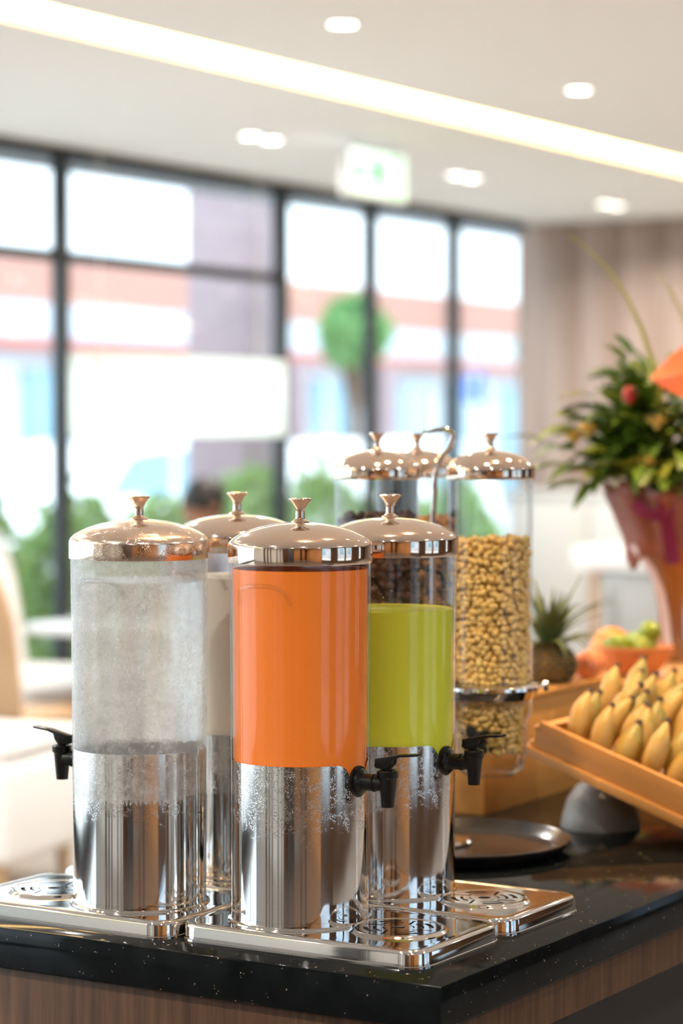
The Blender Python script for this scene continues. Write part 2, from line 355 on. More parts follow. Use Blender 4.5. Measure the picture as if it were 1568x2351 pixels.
def car(loc, label, rz=0):
    t = thing('parked_car', label, 'car', loc, rz)
    o = [(-2.1,.35),(-2.1,.75),(-1.95,.95),(-1.2,1.05),(-.65,1.52),(.2,1.6),(1.15,1.56),(1.85,1.1),(2.1,.98),(2.12,.4),(1.9,.3),(-1.9,.3)]
    Mx = Matrix(((1,0,0,0),(0,0,-1,.85),(0,1,0,0),(0,0,0,1)))
    MB().prism(o, 0, 1.7, Mx).obj('body', M['car_white'], t, bev=.06, seg=3)
    for s in (-.86, .86):
        for nm, pg in (('side_window',[(-1.0,1.08),(-.6,1.46),(.05,1.52),(.05,1.08)]),('side_window',[(.15,1.08),(.15,1.52),(1.05,1.48),(1.55,1.08)])):
            MB().prism(pg, -.012, .012, Matrix(((1,0,0,0),(0,0,-1,s),(0,1,0,0),(0,0,0,1)))).obj(nm, M['blue_glass'], t)
        for x in (-1.3, 1.3):
            wh = MB().lathe([(0,-.1),(.2,-.1),(.3,-.09),(.32,-.05),(.32,.05),(.3,.09),(.2,.1),(0,.1)], 24, Matrix.Translation((x, s*.92, .32)) @ Matrix.Rotation(PI/2,4,'X')).obj('wheel', M['tyre'], t)
            MB().lathe([(0,-.02),(.19,-.02),(.19,.02),(0,.02)], 20, Matrix.Translation((x, s*1.04, .32)) @ Matrix.Rotation(PI/2,4,'X')).obj('hubcap', M['facade_band'], wh)
car((19.3,14.6,-.12), 'white parked car seen above the hedge beside the mauve column')
car((24.6,14.8,-.12), 'white parked car beyond the mauve column near the street trees')
nb = thing('added_dimming_block', 'pale blue grey block added outside the rear windows to dim their reflection', 'building', (2,-9.5,-.12))  # unseen block, added to dim the south windows mirrored in the steel
M['dimming_block_wall'] = mat('dimming_block_wall', (.42,.46,.53), .7, c2=(.46,.50,.57), nscale=1.5)
box('wall', -16, 16, -3, 0, 0, 9, M['dimming_block_wall'], nb, smooth=False)
for i in range(9):
    for k in range(2): box('window', -14+i*3.2, -12.6+i*3.2, -.02, .03, 1.2+k*3.4, 3.2+k*3.4, M['blue_glass'], nb, bev=.01)
# blue street sign beyond the last pane
sg = thing('street_sign', 'blue street sign on a thin grey post', 'sign', (23.1,12.4,-.12))
MB().cyl((0,0,0),(0,0,2.35),.03).obj('post', M['facade_band'], sg)
M['sign_blue'] = mat('sign_blue', (.03,.14,.55), .4)
box('plate', -.02, .02, -.13, .13, 2.0, 2.3, M['sign_blue'], sg, bev=.01)

# ------------------------------------------------------------------ ceiling lights and exit sign
M['lens'] = emis('lamp_lens', (1,.93,.84), 6); M['lens_w'] = emis('warm_lamp_lens', (1,.80,.55), 9)
def area(parent, loc, watts, color, size=.11, spread=150):
    l = bpy.data.lights.new('lamp', 'AREA'); l.shape = 'DISK'; l.size = size; l.energy = watts; l.color = color; l.spread = R(spread)
    o = bpy.data.objects.new('lamp', l); COL.objects.link(o); o.parent = parent; o.location = loc; return o
def downlight(x, y, label, twin=False, watts=None, color=(1,.955,.90), lens='lens', group='round ceiling downlights', spread=150):
    t = thing('ceiling_downlight', label, 'downlight', (x,y,CZ), 0, group)
    for dx in ((-.085,.085) if twin else (0,)):
        T = Matrix.Translation((dx,0,0))
        MB().lathe([(.046,.0),(.046,-.006),(.058,-.006),(.060,-.002),(.060,0)], 32, T).obj('trim_ring', M['white_gloss'], t)
        MB().lathe([(0,-.0035),(.046,-.0035)], 32, T).obj('lens', M[lens], t)
        area(t, (dx,0,-.008), (watts or CEIL_W)/(2 if twin else 1), color, .09, spread)
    if twin: MB().box(-.16,.16,-.075,.075,-.002,0).obj('mounting_plate', M['white_gloss'], t)
for x in (6.93, 8.733): downlight(x, 4.22, 'single round downlight in the ceiling beside the warm light slot')
for x, tx in ((9.376,'beside the exit sign'), (11.339,'between the exit sign and the timber wall'), (13.173,'nearest the timber wall')): downlight(x, 6.15, 'twin round downlight in the ceiling '+tx, True)
for x in (-1.6,.3,2.0,3.6,5.0): downlight(x, 4.22, 'single round downlight in the ceiling beside the warm light slot')
for x in (-1.6,.6,): 
    for y in (-2.2,.1,2.2): downlight(x, y, 'round downlight in the ceiling over the entrance side', group='entrance downlights')
for x in (3.2,5.6,8.0,10.4): downlight(x, -1.4, 'round downlight in the ceiling over the aisle', group='aisle downlights')
for x in (2.75,3.45,4.2,5.0): downlight(x, 1.62, 'warm round downlight in the ceiling above the buffet counter', False, WARM_W, (1,.66,.34), 'lens_w', 'warm buffet downlights', 80)
for x in (6.6,8.6,10.6,12.4): downlight(x, 1.6, 'round downlight in the ceiling beyond the buffet counter', group='far aisle downlights')
# exit sign
M['exit_white'] = emis('exit_face', (.80,1,.90), .75); M['exit_green'] = emis('exit_green', (.02,.50,.18), .5)
ex = thing('exit_sign', 'white and green running man exit sign hung from the ceiling', 'sign', (9.72,5.75,2.62))
box('housing', -.27, .27, -.02, .02, 0, .235, M['white_gloss'], ex, bev=.006)
box('face', -.255, .255, -.026, -.021, .012, .222, M['exit_white'], ex, smooth=False)
for x in (-.18,.18): MB().cyl((x,0,.235),(x,0,.28),.006).obj('hanger', M['white_gloss'], ex)
g = MB()
def flat(pts): g.prism(pts, -.0285, -.0265, Matrix(((1,0,0,0),(0,0,1,0),(0,1,0,0),(0,0,0,1))))
flat([(.10,.03),(.20,.03),(.20,.205),(.10,.205),(.10,.19),(.185,.19),(.185,.045),(.10,.045)])
flat([(-.01+.018*math.cos(a*.52), .185+.018*math.sin(a*.52)) for a in range(12)])
flat([(-.04,.165),(.03,.155),(.03,.10),(-.005,.09),(-.035,.11)])
flat([(.0,.10),(.03,.10),(.05,.06),(.085,.06),(.085,.045),(.04,.045)]); flat([(-.03,.11),(-.005,.09),(-.03,.055),(-.075,.045),(-.08,.06),(-.045,.068)])
flat([(-.04,.165),(-.03,.15),(-.07,.12),(-.085,.13)]); flat([(.03,.155),(.03,.14),(.06,.12),(.075,.135)])
flat([(-.23,.115),(-.18,.155),(-.18,.13),(-.12,.13),(-.12,.10),(-.18,.10),(-.18,.075)])
g.obj('pictogram', M['exit_green'], ex, smooth=False)

# ------------------------------------------------------------------ dining furniture
def chair(loc, rz, label, seatm, backm, legm, back_h=1.0):
    t = thing('dining_chair', label, 'chair', loc, rz)
    box('seat', -.23, .23, -.24, .24, .40, .47, seatm, t, bev=.02, seg=3)
    box('seat_rail', -.22, .22, -.23, .23, .355, .40, legm, t, bev=.005)
    n = 7; b_ = MB(); v = []; f = []
    for i in range(n):                            # slightly curved backrest, rounded at its top
        z = .47+(back_h-.47)*i/(n-1); hw = .235-(.06*((i/(n-1))**6)); x = -.22-.10*(i/(n-1))**1.3
        v += [(x-.03,-hw,z),(x+.015,-hw,z),(x+.0,0,z),(x+.015,hw,z),(x-.03,hw,z),(x-.045,0,z)]
    for i in range(n-1):
        for q in range(6): f.append((i*6+q,i*6+(q+1)%6,i*6+6+(q+1)%6,i*6+6+q))
    f += [tuple(reversed(range(6))), tuple(range((n-1)*6, n*6))]
    b_.add(v, f).obj('backrest', backm, t, bev=.008)
    for sx in (-1,1):
        for sy in (-1,1): MB().path([(sx*.235,sy*.235,0),(sx*.205,sy*.21,.38)],[.014,.022],8).obj('leg', legm, t)
    return t
chair((7.25,5.98,0), R(10), 'tan high-backed dining chair turned away beside the white table', M['chair_tan'], M['chair_tan'], M['chair_tan'], 1.02)
chair((8.14,6.58,0), R(-90), 'tan dining chair with white seat drawn up to the white table', M['white_cloth'], M['chair_tan'], M['chair_tan'], .93)
chair((8.64,6.86,0), R(-80), 'white backed dining chair standing against the glass wall', M['white_cloth'], M['white_cloth'], M['chair_tan'], 1.08)
tb = thing('dining_table', 'white topped dining table on a dark pedestal by the glass wall', 'table', (8.08,5.99,0), 0)
box('table_top', -.30, .30, -.28, .28, .71, .755, M['white_gloss'], tb, bev=.015, seg=3)
MB().cyl((0,0,.03),(0,0,.71),.04).obj('pedestal', M['charcoal'], tb); MB().lathe([(0,0),(.28,0),(.28,.012),(.06,.03),(0,.03)],32).obj('foot', M['charcoal'], tb)
ot = thing('lounge_stool', 'white upholstered lounge stool on short legs near the tan chair', 'stool', (6.33,5.33,0), R(12))
box('cushion', -.30, .30, -.30, .30, .12, .46, M['white_cloth'], ot, bev=.04, seg=4); box('seat_pad', -.29, .29, -.29, .29, .46, .53, M['white_cloth'], ot, bev=.03, seg=4)
for sx in (-.23,.23):
    for sy in (-.23,.23): MB().cyl((sx,sy,0),(sx,sy,.12),.02,.025).obj('leg', M['chair_tan'], ot)
lp = thing('pendant_lamp', 'long rectangular white pendant shade hanging before the glass wall', 'lamp', (7.92,5.57,0), R(-4))
mt, N, L, p = nt('shade_fabric'); tl = N.new('ShaderNodeBsdfTranslucent'); tl.inputs[0].default_value = (.80,.85,.85,1); df = N.new('ShaderNodeBsdfDiffuse'); df.inputs[0].default_value = (.80,.85,.85,1)
mx = N.new('ShaderNodeMixShader'); mx.inputs[0].default_value = .6; L.new(df.outputs[0], mx.inputs[1]); L.new(tl.outputs[0], mx.inputs[2]); L.new(mx.outputs[0], N['Material Output'].inputs[0]); M['shade'] = mt
def ring_box(L_, W_, z0, z1, th):
    b_ = MB(); b_.box(-L_,L_,-W_,-W_+th,z0,z1).box(-L_,L_,W_-th,W_,z0,z1).box(-L_,-L_+th,-W_+th,W_-th,z0,z1).box(L_-th,L_,-W_+th,W_-th,z0,z1); return b_
ring_box(.60,.07,1.52,1.84,.004).obj('shade', M['shade'], lp, smooth=False)
box('diffuser', -.59, .59, -.06, .06, 1.525, 1.53, M['shade'], lp, smooth=False)
lb = bpy.data.lights.new('tube','AREA'); lb.shape = 'RECTANGLE'; lb.size = 1.0; lb.size_y = .05; lb.energy = 6; lb.color = (.93,1,.97); lo = bpy.data.objects.new('tube', lb); COL.objects.link(lo); lo.parent = lp; lo.location = (0,0,1.80)
for x in (-.5,.5): MB().cyl((x,0,1.53),(x,0,CZ),.0012,n=6).obj('cable', M['white_gloss'], lp)
# seated guest, mostly behind the dispensers
chair((8.98,6.16,0), R(165), 'tan dining chair carrying the seated guest', M['chair_tan'], M['chair_tan'], M['chair_tan'], .92)
def skin_mesh(name, verts, edges, rads, mt, parent=None, sub=2):
    me = bpy.data.meshes.new(name); me.from_pydata(verts, edges, [])
    o = bpy.data.objects.new(name, me); COL.objects.link(o); sk = o.modifiers.new('skin','SKIN'); sk.use_smooth_shade = True
    for i, r in enumerate(rads):
        d = me.skin_vertices[0].data[i]; d.radius = (r, r) if not hasattr(r, '__len__') else r; d.use_root = (i == 0)
    sb = o.modifiers.new('sub','SUBSURF'); sb.levels = sub; sb.render_levels = sub
    dg = bpy.context.evaluated_depsgraph_get(); m2 = bpy.data.meshes.new_from_object(o.evaluated_get(dg))
    bpy.data.objects.remove(o); m2.materials.clear(); m2.materials.append(mt)
    m2.polygons.foreach_set('use_smooth', [True]*len(m2.polygons))
    return link(name, m2, None, parent)
M['skin'] = mat('skin', (.42,.21,.13), .5); M['hair'] = mat('hair', (.012,.009,.008), .5, bmp=.3, bscale=60)
M['shirt'] = mat('shirt', (.30,.30,.34), .8); M['trousers'] = mat('trousers', (.05,.055,.08), .8)
# local: faces +x, seat at z .47
pv = [(0,0,.56),(.0,0,.72),(.02,0,.90),(.03,0,1.02),(.045,0,1.09),(.06,0,1.17),(.065,0,1.26),
      (.02,.17,.99),(.08,.24,.80),(.30,.20,.76),(.40,.17,.77),(.02,-.17,.99),(.08,-.24,.80),(.30,-.20,.76),(.40,-.17,.77),
      (.05,.10,.54),(.42,.12,.53),(.44,.12,.10),(.54,.12,.05),(.05,-.10,.54),(.42,-.12,.53),(.44,-.12,.10),(.54,-.12,.05)]
pe = [(0,1),(1,2),(2,3),(3,4),(4,5),(5,6),(3,7),(7,8),(8,9),(9,10),(3,11),(11,12),(12,13),(13,14),(0,15),(15,16),(16,17),(17,18),(0,19),(19,20),(20,21),(21,22)]
pr = [.13,.125,.13,.09,.052,.075,.085,.055,.042,.034,.022,.055,.042,.034,.022,.075,.06,.04,.03,.075,.06,.04,.03]
pn = skin_mesh('person', pv, pe, pr, M['skin']); at(pn, (8.98,6.16,-.015), (0,0,R(165)))
tag(pn, 'person with short dark hair and grey shirt seated by the glass wall', 'person')
hr = MB().lathe([(0,.115),(.05,.105),(.085,.07),(.099,.02),(.098,-.03),(.085,-.06)], 24).obj('hair', M['hair'], pn); at(hr, (.045,0,1.245), (0,R(-22),0), (1.05,.95,1))
hd = pn
for s in (-1,1):
    MB().lathe([(0,-.008),(.018,-.006),(.02,0),(.012,.008),(0,.006)],12,Matrix.Rotation(PI/2,4,'X')).obj('ear', M['skin'], pn).location = (.06,s*.088,1.215)
    MB().lathe([(0,-.010),(.010,0),(0,.010)],12).obj('eye', M['hair'], pn).location = (.140,s*.034,1.225)
MB().path([(.135,0,1.225),(.168,0,1.195),(.14,0,1.185)],[.010,.014,.010],8).obj('nose', M['skin'], pn)
MB().path([(.135,-.025,1.158),(.146,0,1.158),(.135,.025,1.158)],[.005,.007,.005],8).obj('mouth', mat('lips',(.35,.12,.10),.4), pn)
skin_mesh('shirt', [pv[i] for i in (0,1,2,3,7,8,11,12)], [(0,1),(1,2),(2,3),(3,4),(4,5),(3,6),(6,7)], [.14,.135,.14,.098,.064,.055,.064,.055], M['shirt'], pn)
skin_mesh('trousers', [pv[i] for i in (0,15,16,17,19,20,21)], [(0,1),(1,2),(2,3),(0,4),(4,5),(5,6)], [.138,.085,.07,.05,.085,.07,.05], M['trousers'], pn)
# service area along the timber wall
M['cream_panel'] = mat('cream_panel', (.62,.61,.58), .4)
sc_ = thing('sideboard', 'long white sideboard standing along the timber wall', 'sideboard', (13.72,5.2,0))
box('carcass', -.32, .32, -1.6, 1.75, .1, 1.14, M['cream_panel'], sc_, bev=.006); box('top_board', -.34, .34, -1.63, 1.78, 1.14, 1.18, M['cream_panel'], sc_, bev=.006)
box('plinth', -.28, .32, -1.58, 1.73, 0, .1, M['charcoal'], sc_)
for k in range(6):
    d = box('door', -.345, -.322, -1.58+k*.555, -1.04+k*.555, .12, 1.12, M['cream_panel'], sc_, bev=.004)
    MB().cyl((-.37,-1.12+k*.555,.55),(-.37,-1.12+k*.555,.8),.008).obj('handle', M['steel'], d)
uf = thing('service_counter', 'white topped service counter with grey glazed fridge front and timber side', 'counter', (12.2,5.45,0))
box('worktop', -.36, .36, -.62, .30, .80, .92, M['white_gloss'], uf, bev=.01)
box('timber_side', -.33, .33, .16, .20, 0, .80, M['warm_wood'], uf, bev=.004); box('timber_side', -.33, .33, -.6, -.56, 0, .80, M['warm_wood'], uf, bev=.004)
box('fridge_body', -.30, .33, -.56, .16, .05, .80, M['charcoal'], uf, bev=.004)
dd = box('fridge_door', -.335, -.30, -.555, .155, .07, .79, mat('fridge_steel', (.36,.35,.33), .4, .2), uf, bev=.008)
MB().cyl((-.365,.08,.2),(-.365,.08,.7),.01).obj('handle', M['steel'], dd)

# ------------------------------------------------------------------ buffet counter
CX0, CX1, CY0, CY1, CT = 2.385, 5.7, 1.322, 2.115, .9
ca = thing('buffet_cabinet', 'walnut buffet cabinet under the black stone top', 'cabinet', (CX0,CY0,0))
LX, LY = CX1-CX0, CY1-CY0
box('end_panel', .012, .04, .012, LY-.012, .08, .847, M['cab_wood'], ca, bev=.002)
box('fascia', .04, LX-.04, .012, .035, .792, .847, M['cab_wood'], ca, bev=.002)
box('back_panel', .04, LX-.04, .30, .33, .08, .847, M['dark'], ca); box('rear_panel', .04, LX-.04, LY-.035, LY-.012, .08, .847, M['cab_wood'], ca, bev=.002)
box('end_panel', LX-.04, LX-.012, .012, LY-.012, .08, .847, M['cab_wood'], ca, bev=.002)
box('plinth', .05, LX-.05, .06, LY-.05, 0, .08, M['dark'], ca)
ctop = tag(box('countertop', CX0, CX1, CY0, CY1, .847, CT, M['granite'], bev=.003), 'polished black speckled stone countertop on the walnut cabinet', 'countertop')

# ------------------------------------------------------------------ drink dispensers
def rrect(x0, x1, y0, y1, r, n=8):
    p = []
    for cx, cy, a0 in ((x1-r,y0+r,-PI/2),(x1-r,y1-r,0),(x0+r,y1-r,PI/2),(x0+r,y0+r,PI)):
        for i in range(n+1): a = a0+PI/2*i/n; p.append((cx+r*math.cos(a), cy+r*math.sin(a)))
    return p
def loft(rings):
    b_ = MB(); n = len(rings[0]); v = [p for r in rings for p in r]; f = [tuple(reversed(range(n)))]
    for k in range(len(rings)-1):
        for i in range(n): f.append((k*n+i, k*n+(i+1)%n, (k+1)*n+(i+1)%n, (k+1)*n+i))
    f.append(tuple(range((len(rings)-1)*n, len(rings)*n))); return b_.add(v, f)
TRAY_X0, TRAY_X1, TRAY_W = -.117, .233, .1065
def make_tray(parent):
    rings = []
    for ins, z in ((-.0012,0),(-.0012,.0026),(.0002,.0032),(.0008,.0165),(.0016,.0195),(.0035,.0214),(.006,.0220),(.010,.0220),(.014,.0216),(.018,.0215)):
        rings.append([(x,y_,z) for x, y_ in rrect(TRAY_X0+ins, TRAY_X1-ins, -TRAY_W+ins, TRAY_W-ins, .030-ins*.6)])
    t = loft(rings).obj('tray', M['steel_tray'], parent, ang=50)
    gx, gz = .142, .0215
    T = Matrix.Translation((gx,0,gz))
    MB().lathe([(.0525,-.0005),(.0525,.0022),(.0545,.0032),(.0565,.0034),(.0585,.0026),(.0605,.0006),(.062,0)],64,T).obj('drip_ring', M['steel_tray'], t)
    MB().lathe([(0,.0003),(.0527,.0003)],48,T).obj('drip_shade', M['dark'], t)  # flat dark disc painting the shade of a hollow under the grate
    # slotted grate: polar cells, cells inside a slot left out
    nr, na = 26, 144; R0 = .051
    def hole(r, a):
        a = a % (2*PI)
        if r < .0085: return True
        for k in range(4):
            d = (a-(k*PI/2+PI/4)+PI) % (2*PI)-PI
            if .017 < r < .0205 and abs(d) < .42: return True
            if .038 < r < .0425 and abs(d) < .34: return True
            d2 = (a-k*PI/2+PI) % (2*PI)-PI
            if .022 < r < .045 and abs(d2*r-.25*(r-.034)) < .0018: return True
            d3 = (a-(k*PI/2+.52)+PI) % (2*PI)-PI
            if .028 < r < .032 and abs(d) < .5: return True
        return False
    v = []; f = []
    for z in (.0014, .0026):
        for i in range(nr+1):
            for q in range(na): r = R0*i/nr+.0001; v.append((r*math.cos(2*PI*q/na), r*math.sin(2*PI*q/na), z))
    H = (nr+1)*na; keep = [[not hole(R0*(i+.5)/nr, 2*PI*(q+.5)/na) for q in range(na)] for i in range(nr)]
    for i in range(nr):
        for q in range(na):
            if not keep[i][q]: continue
            j = (q+1) % na; a, b_, c, d = i*na+q, i*na+j, (i+1)*na+j, (i+1)*na+q
            f.append((H+a,H+d,H+c,H+b_))
            if i == 0 or not keep[i-1][q]: f.append((a,H+a,H+b_,b_))
            if i == nr-1 or not keep[i+1][q]: f.append((d,c,H+c,H+d))
            if not keep[i][(q-1)%na]: f.append((a,d,H+d,H+a))
            if not keep[i][j]: f.append((b_,H+b_,H+c,c))
    b_ = MB(); b_.add(v, f, T); b_.obj('drip_grate', M['steel_tray'], t, ang=30)
    return t
RS = .0862; H0 = .222; ZT = .199            # sleeve radius, sleeve top, tap height
def sleeve_top(th):
    s = abs((th+PI) % (2*PI)-PI)*RS; rn, rc = .0185, .0215
    if s < rn: return ZT-math.sqrt(max(0, rn*rn-s*s))
    if s < rn+rc: q = s-rn-rc; return ZT+math.sqrt(max(0, rc*rc-q*q))*(H0-ZT)/rc
    s2 = PI*RS-s
    if s2 < .012: return H0-.011*(1-(s2/.012)**2)
    return H0
def make_sleeve(parent, mt):
    ths = []; t_ = -PI
    while t_ < PI-1e-6: ths.append(t_); t_ += R(1.0) if abs(t_) < .5 or abs(t_) > 2.9 else R(4)
    n = len(ths); v = []; f = []; rows = 8
    for rr in (RS, RS-.0012):
        for k in range(rows+1):
            for th in ths: v.append((rr*math.cos(th), rr*math.sin(th), .0216+(sleeve_top(th)-.0216)*k/rows))
    Hh = (rows+1)*n
    for k in range(rows):
        for i in range(n):
            j = (i+1) % n; f.append((k*n+i,k*n+j,(k+1)*n+j,(k+1)*n+i)); f.append((Hh+k*n+j,Hh+k*n+i,Hh+(k+1)*n+i,Hh+(k+1)*n+j))
    for i in range(n): j = (i+1) % n; f.append((rows*n+i,rows*n+j,Hh+rows*n+j,Hh+rows*n+i))
    b_ = MB(); b_.add(v, f); s_ = b_.obj('sleeve', mt, parent, ang=40)
    MB().lathe([(RS+.0046,.0216),(RS+.0040,.0232),(RS+.0022,.0242),(RS+.0003,.0246),(RS+.0003,.030)],96).obj('base_flange', M['steel_tray'], s_)
    return s_
def tube_r(z): return .0852+(.0885-.0852)*max(0,min(1,(z-.03)/.44))
def make_tap(parent, gasket):
    T = Matrix.Translation((0,0,ZT)) @ Matrix.Rotation(PI/2,4,'Y')
    tp = MB().lathe([(0,.105),(.0095,.105),(.0095,.121),(0,.121)],24,T)
    tp.lathe([(.0,.083),(.0165,.083),(.0165,.0895),(.0150,.0912),(.0120,.0925),(.0108,.094),(.0105,.1065),(.0112,.1072),(.0112,.1090),(.0098,.1098),(.0096,.121),(0,.121)],32,T)
    tap = tp.obj('tap', M['black_plastic'], parent)
    MB().lathe([(.0165,.0815),(.0195,.0830),(.0195,.0862),(.0165,.0870)],32,T).obj('gasket', gasket, tap)
    B = Matrix.Translation((.1265,0,ZT))
    MB().lathe([(0,-.0265),(.0060,-.0265),(.0064,-.0285),(.0078,-.0285),(.0085,-.020),(.0112,.0065),(.0114,.0068),(.0126,.0075),(.0132,.0085),(.0132,.0155),(.0122,.0168),(.0098,.0168),(.0095,.0158),(0,.0158)],32,B).obj('nozzle', M['black_plastic'], tap)
    lv = MB()
    side = [(-.0155,.0205),(-.0145,.0305),(.004,.0345),(.0185,.0378),(.0445,.0398),(.0445,.0370),(.020,.0343),(.0105,.0315),(.0082,.0245),(.003,.0185),(-.002,.0178),(-.012,.0188)]
    lv.prism(side, -.0065, .0065, Matrix.Translation((.1265,0,ZT)) @ Matrix.Rotation(PI/2,4,'X'))
    lv.obj('lever', M['black_plastic'], tap, bev=.0008)
    MB().cyl((.1265,0,ZT+.013),(.1265,0,ZT+.021),.0055).obj('lever_pin', M['black_plastic'], tap)
    return tap
def droplets(parent, n, rfun, z0, z1, mt, size=(.0003,.0009), name='condensation'):
    b_ = MB(); oc = [(1,0,0),(0,1,0),(-1,0,0),(0,-1,0),(0,0,1),(.7,.7,.7*.6),(-.7,.7,.42),(-.7,-.7,.42),(.7,-.7,.42)]
    for i in range(n):
        th = random.uniform(0, 2*PI); z = random.uniform(z0, z1); s = random.uniform(*size); r = rfun(z)
        T = Matrix.Translation((r*math.cos(th), r*math.sin(th), z)) @ Matrix.Rotation(th,4,'Z') @ Matrix.Rotation(PI/2,4,'Y') @ Matrix.Diagonal((s*random.uniform(1,1.5),s,s*.6,1))
        b_.lathe([(1,0),(.75,.66),(0,1)],7,T)
    o = b_.obj(name, mt, parent); o['kind'] = 'stuff'; return o
M['drop'] = mat('water_drop', (.95,.97,1), .05, Transmission_Weight=1.0, IOR=1.33)
LID_Z = .467
def make_dispenser(loc, rz, label, wet, tank_mt, gasket, lid_mt):
    t = thing('drink_dispenser', label, 'dispenser', loc, rz, 'drink dispensers on the counter end')
    make_tray(t); s_ = make_sleeve(t, M['steel_wet'])
    p = [(0,.0235),(tube_r(0)-.004,.0235),(tube_r(0)-.0006,.028)]
    outer = [(tube_r(z),z) for z in (.03,.12,.21,.30,.39,.44,.468)]
    inner = [(r-.0030,z) for r, z in reversed(outer)]
    tk = MB().lathe([(0,.0235),(.080,.0235),(.0840,.026)]+outer+inner+[(.080,.029),(0,.029)],128).obj('tank', tank_mt, t, ang=60)
    for s in (-1,1):                              # moulded finger grips on both sides of the tank
        pts = []; rad = []
        for i in range(17):
            a = -1+2*i/16; th = s*PI/2+a*.43; z = .442-.019*abs(a)**6-.004*a*a; r = tube_r(z)+.004*(1-abs(a)**8)+.0005
            pts.append((r*math.cos(th), r*math.sin(th), z)); rad.append(.0030)
        MB().path(pts, rad, 8).obj('grip', M['acrylic'], tk)
    if wet: droplets(tk, wet, lambda z: tube_r(z)+.0001, .225, .44, M['drop'])
    droplets(s_, 500, lambda z: RS+.00005, .15, .215, M['drop'], (.0003,.0008))
    make_tap(t, gasket)
    ld = MB().lathe([(.0885,.002),(.0886,.0),(.0902,.0),(.0905,.001),(.0905,.0205),(.0898,.0238),(.0880,.0268),(.0845,.0300),(.0780,.0340),(.066,.0395),(.052,.0440),(.036,.0475),(.018,.0497),(0,.0505)],128)
    ld = ld.obj('lid', lid_mt, t, ang=60); ld.location = (0,0,LID_Z)
    MB().lathe([(.0115,.0495),(.0118,.0510),(.0085,.0525),(.0062,.0545),(.0056,.0575),(.0060,.0600),(.0056,.0615),(.0058,.0650),(.0072,.0690),(.0100,.0735),(.0132,.0768),(.0146,.0785),(.0144,.0796),(.0132,.0800),(.0100,.0792),(0,.0786)],40).obj('knob', M['steel_lid_warmlit'], ld)
    return t
M['gasket_black'] = M['black_plastic']
DO = make_dispenser((2.545,1.612,CT), -PI/2, 'steel and clear drink dispenser filled to the lid with orange juice', 260, M['acrylic'], M['black_plastic'], M['steel_lid_warmlit'])
DG = make_dispenser((2.768,1.612,CT), -PI/2, 'steel and clear drink dispenser partly filled with green juice', 160, M['acrylic'], M['black_plastic'], M['steel_lid_warmlit'])
DW = make_dispenser((2.530,1.849,CT), PI/2, 'frosted steel and clear drink dispenser holding iced water', 500, M['acrylic_wet'], M['black_plastic'], M['steel_lid_warmlit_wet'])
DM = make_dispenser((2.762,1.852,CT), PI/2, 'steel and clear drink dispenser holding white drink behind the water and orange juice', 0, M['acrylic'], M['black_plastic'], M['steel_lid_warmlit'])
def juice(name, c, c2, rough=.35):
    mt, N, L, p = nt(name); v = coords(N, L, (1,1,.12))
    L.new(ramp(N, L, noise(N, L, v, 22, 4), [(.3, c), (.7, c2)]), p.inputs['Base Color'])
    p.inputs['Roughness'].default_value = rough; p.inputs['Specular IOR Level'].default_value = .08; p.inputs['Sheen Weight'].default_value = 0
    return mt
def liquid(name, d, top, mt, label, cat):
    pr_ = [(0,.0305),(.078,.0305),(.0818,.033)]+[(tube_r(z)-.0034,z) for z in (.04,.12,.21,.30,top-.02,top-.001)]+[(tube_r(top)-.0050,top-.0006),(.06,top-.001),(0,top-.001)]
    o = MB().lathe(pr_, 96).obj(name, mt, None, ang=50); at(o, d.location, d.rotation_euler); return tag(o, label, cat)
liquid('orange_juice', DO, .4605, juice('orange_juice', (.92,.225,.030), (.95,.25,.036)), 'cloudy orange juice filling a dispenser up to its lid', 'juice')
liquid('green_juice', DG, .397, juice('green_juice', (.61,.63,.048), (.65,.67,.055)), 'cloudy green juice filling most of a dispenser', 'juice')
liquid('white_drink', DM, .433, juice('white_drink', (.92,.83,.70), (.94,.86,.73)), 'creamy white drink in the dispenser behind the iced water', 'drink')
def water_mat():
    mt, N, L, p = nt('iced_water'); p.inputs['Base Color'].default_value = (.97,.98,.98,1); p.inputs['Transmission Weight'].default_value = 1
    p.inputs['IOR'].default_value = 1.33; p.inputs['Roughness'].default_value = .06
    v = coords(N, L, (1,1,.7)); n1 = noise(N, L, v, 70, 4, .6); bump(N, L, n1, p, .35, .003)
    tr = N.new('ShaderNodeBsdfTransparent'); tr.inputs[0].default_value = (.97,.98,.98,1); mx = N.new('ShaderNodeMixShader'); mx.inputs[0].default_value = .45
    L.new(p.outputs[0], mx.inputs[1]); L.new(tr.outputs[0], mx.inputs[2]); L.new(mx.outputs[0], N['Material Output'].inputs[0]); return mt
WA = liquid('iced_water', DW, .439, water_mat(), 'clear iced water in the frosted dispenser', 'water')

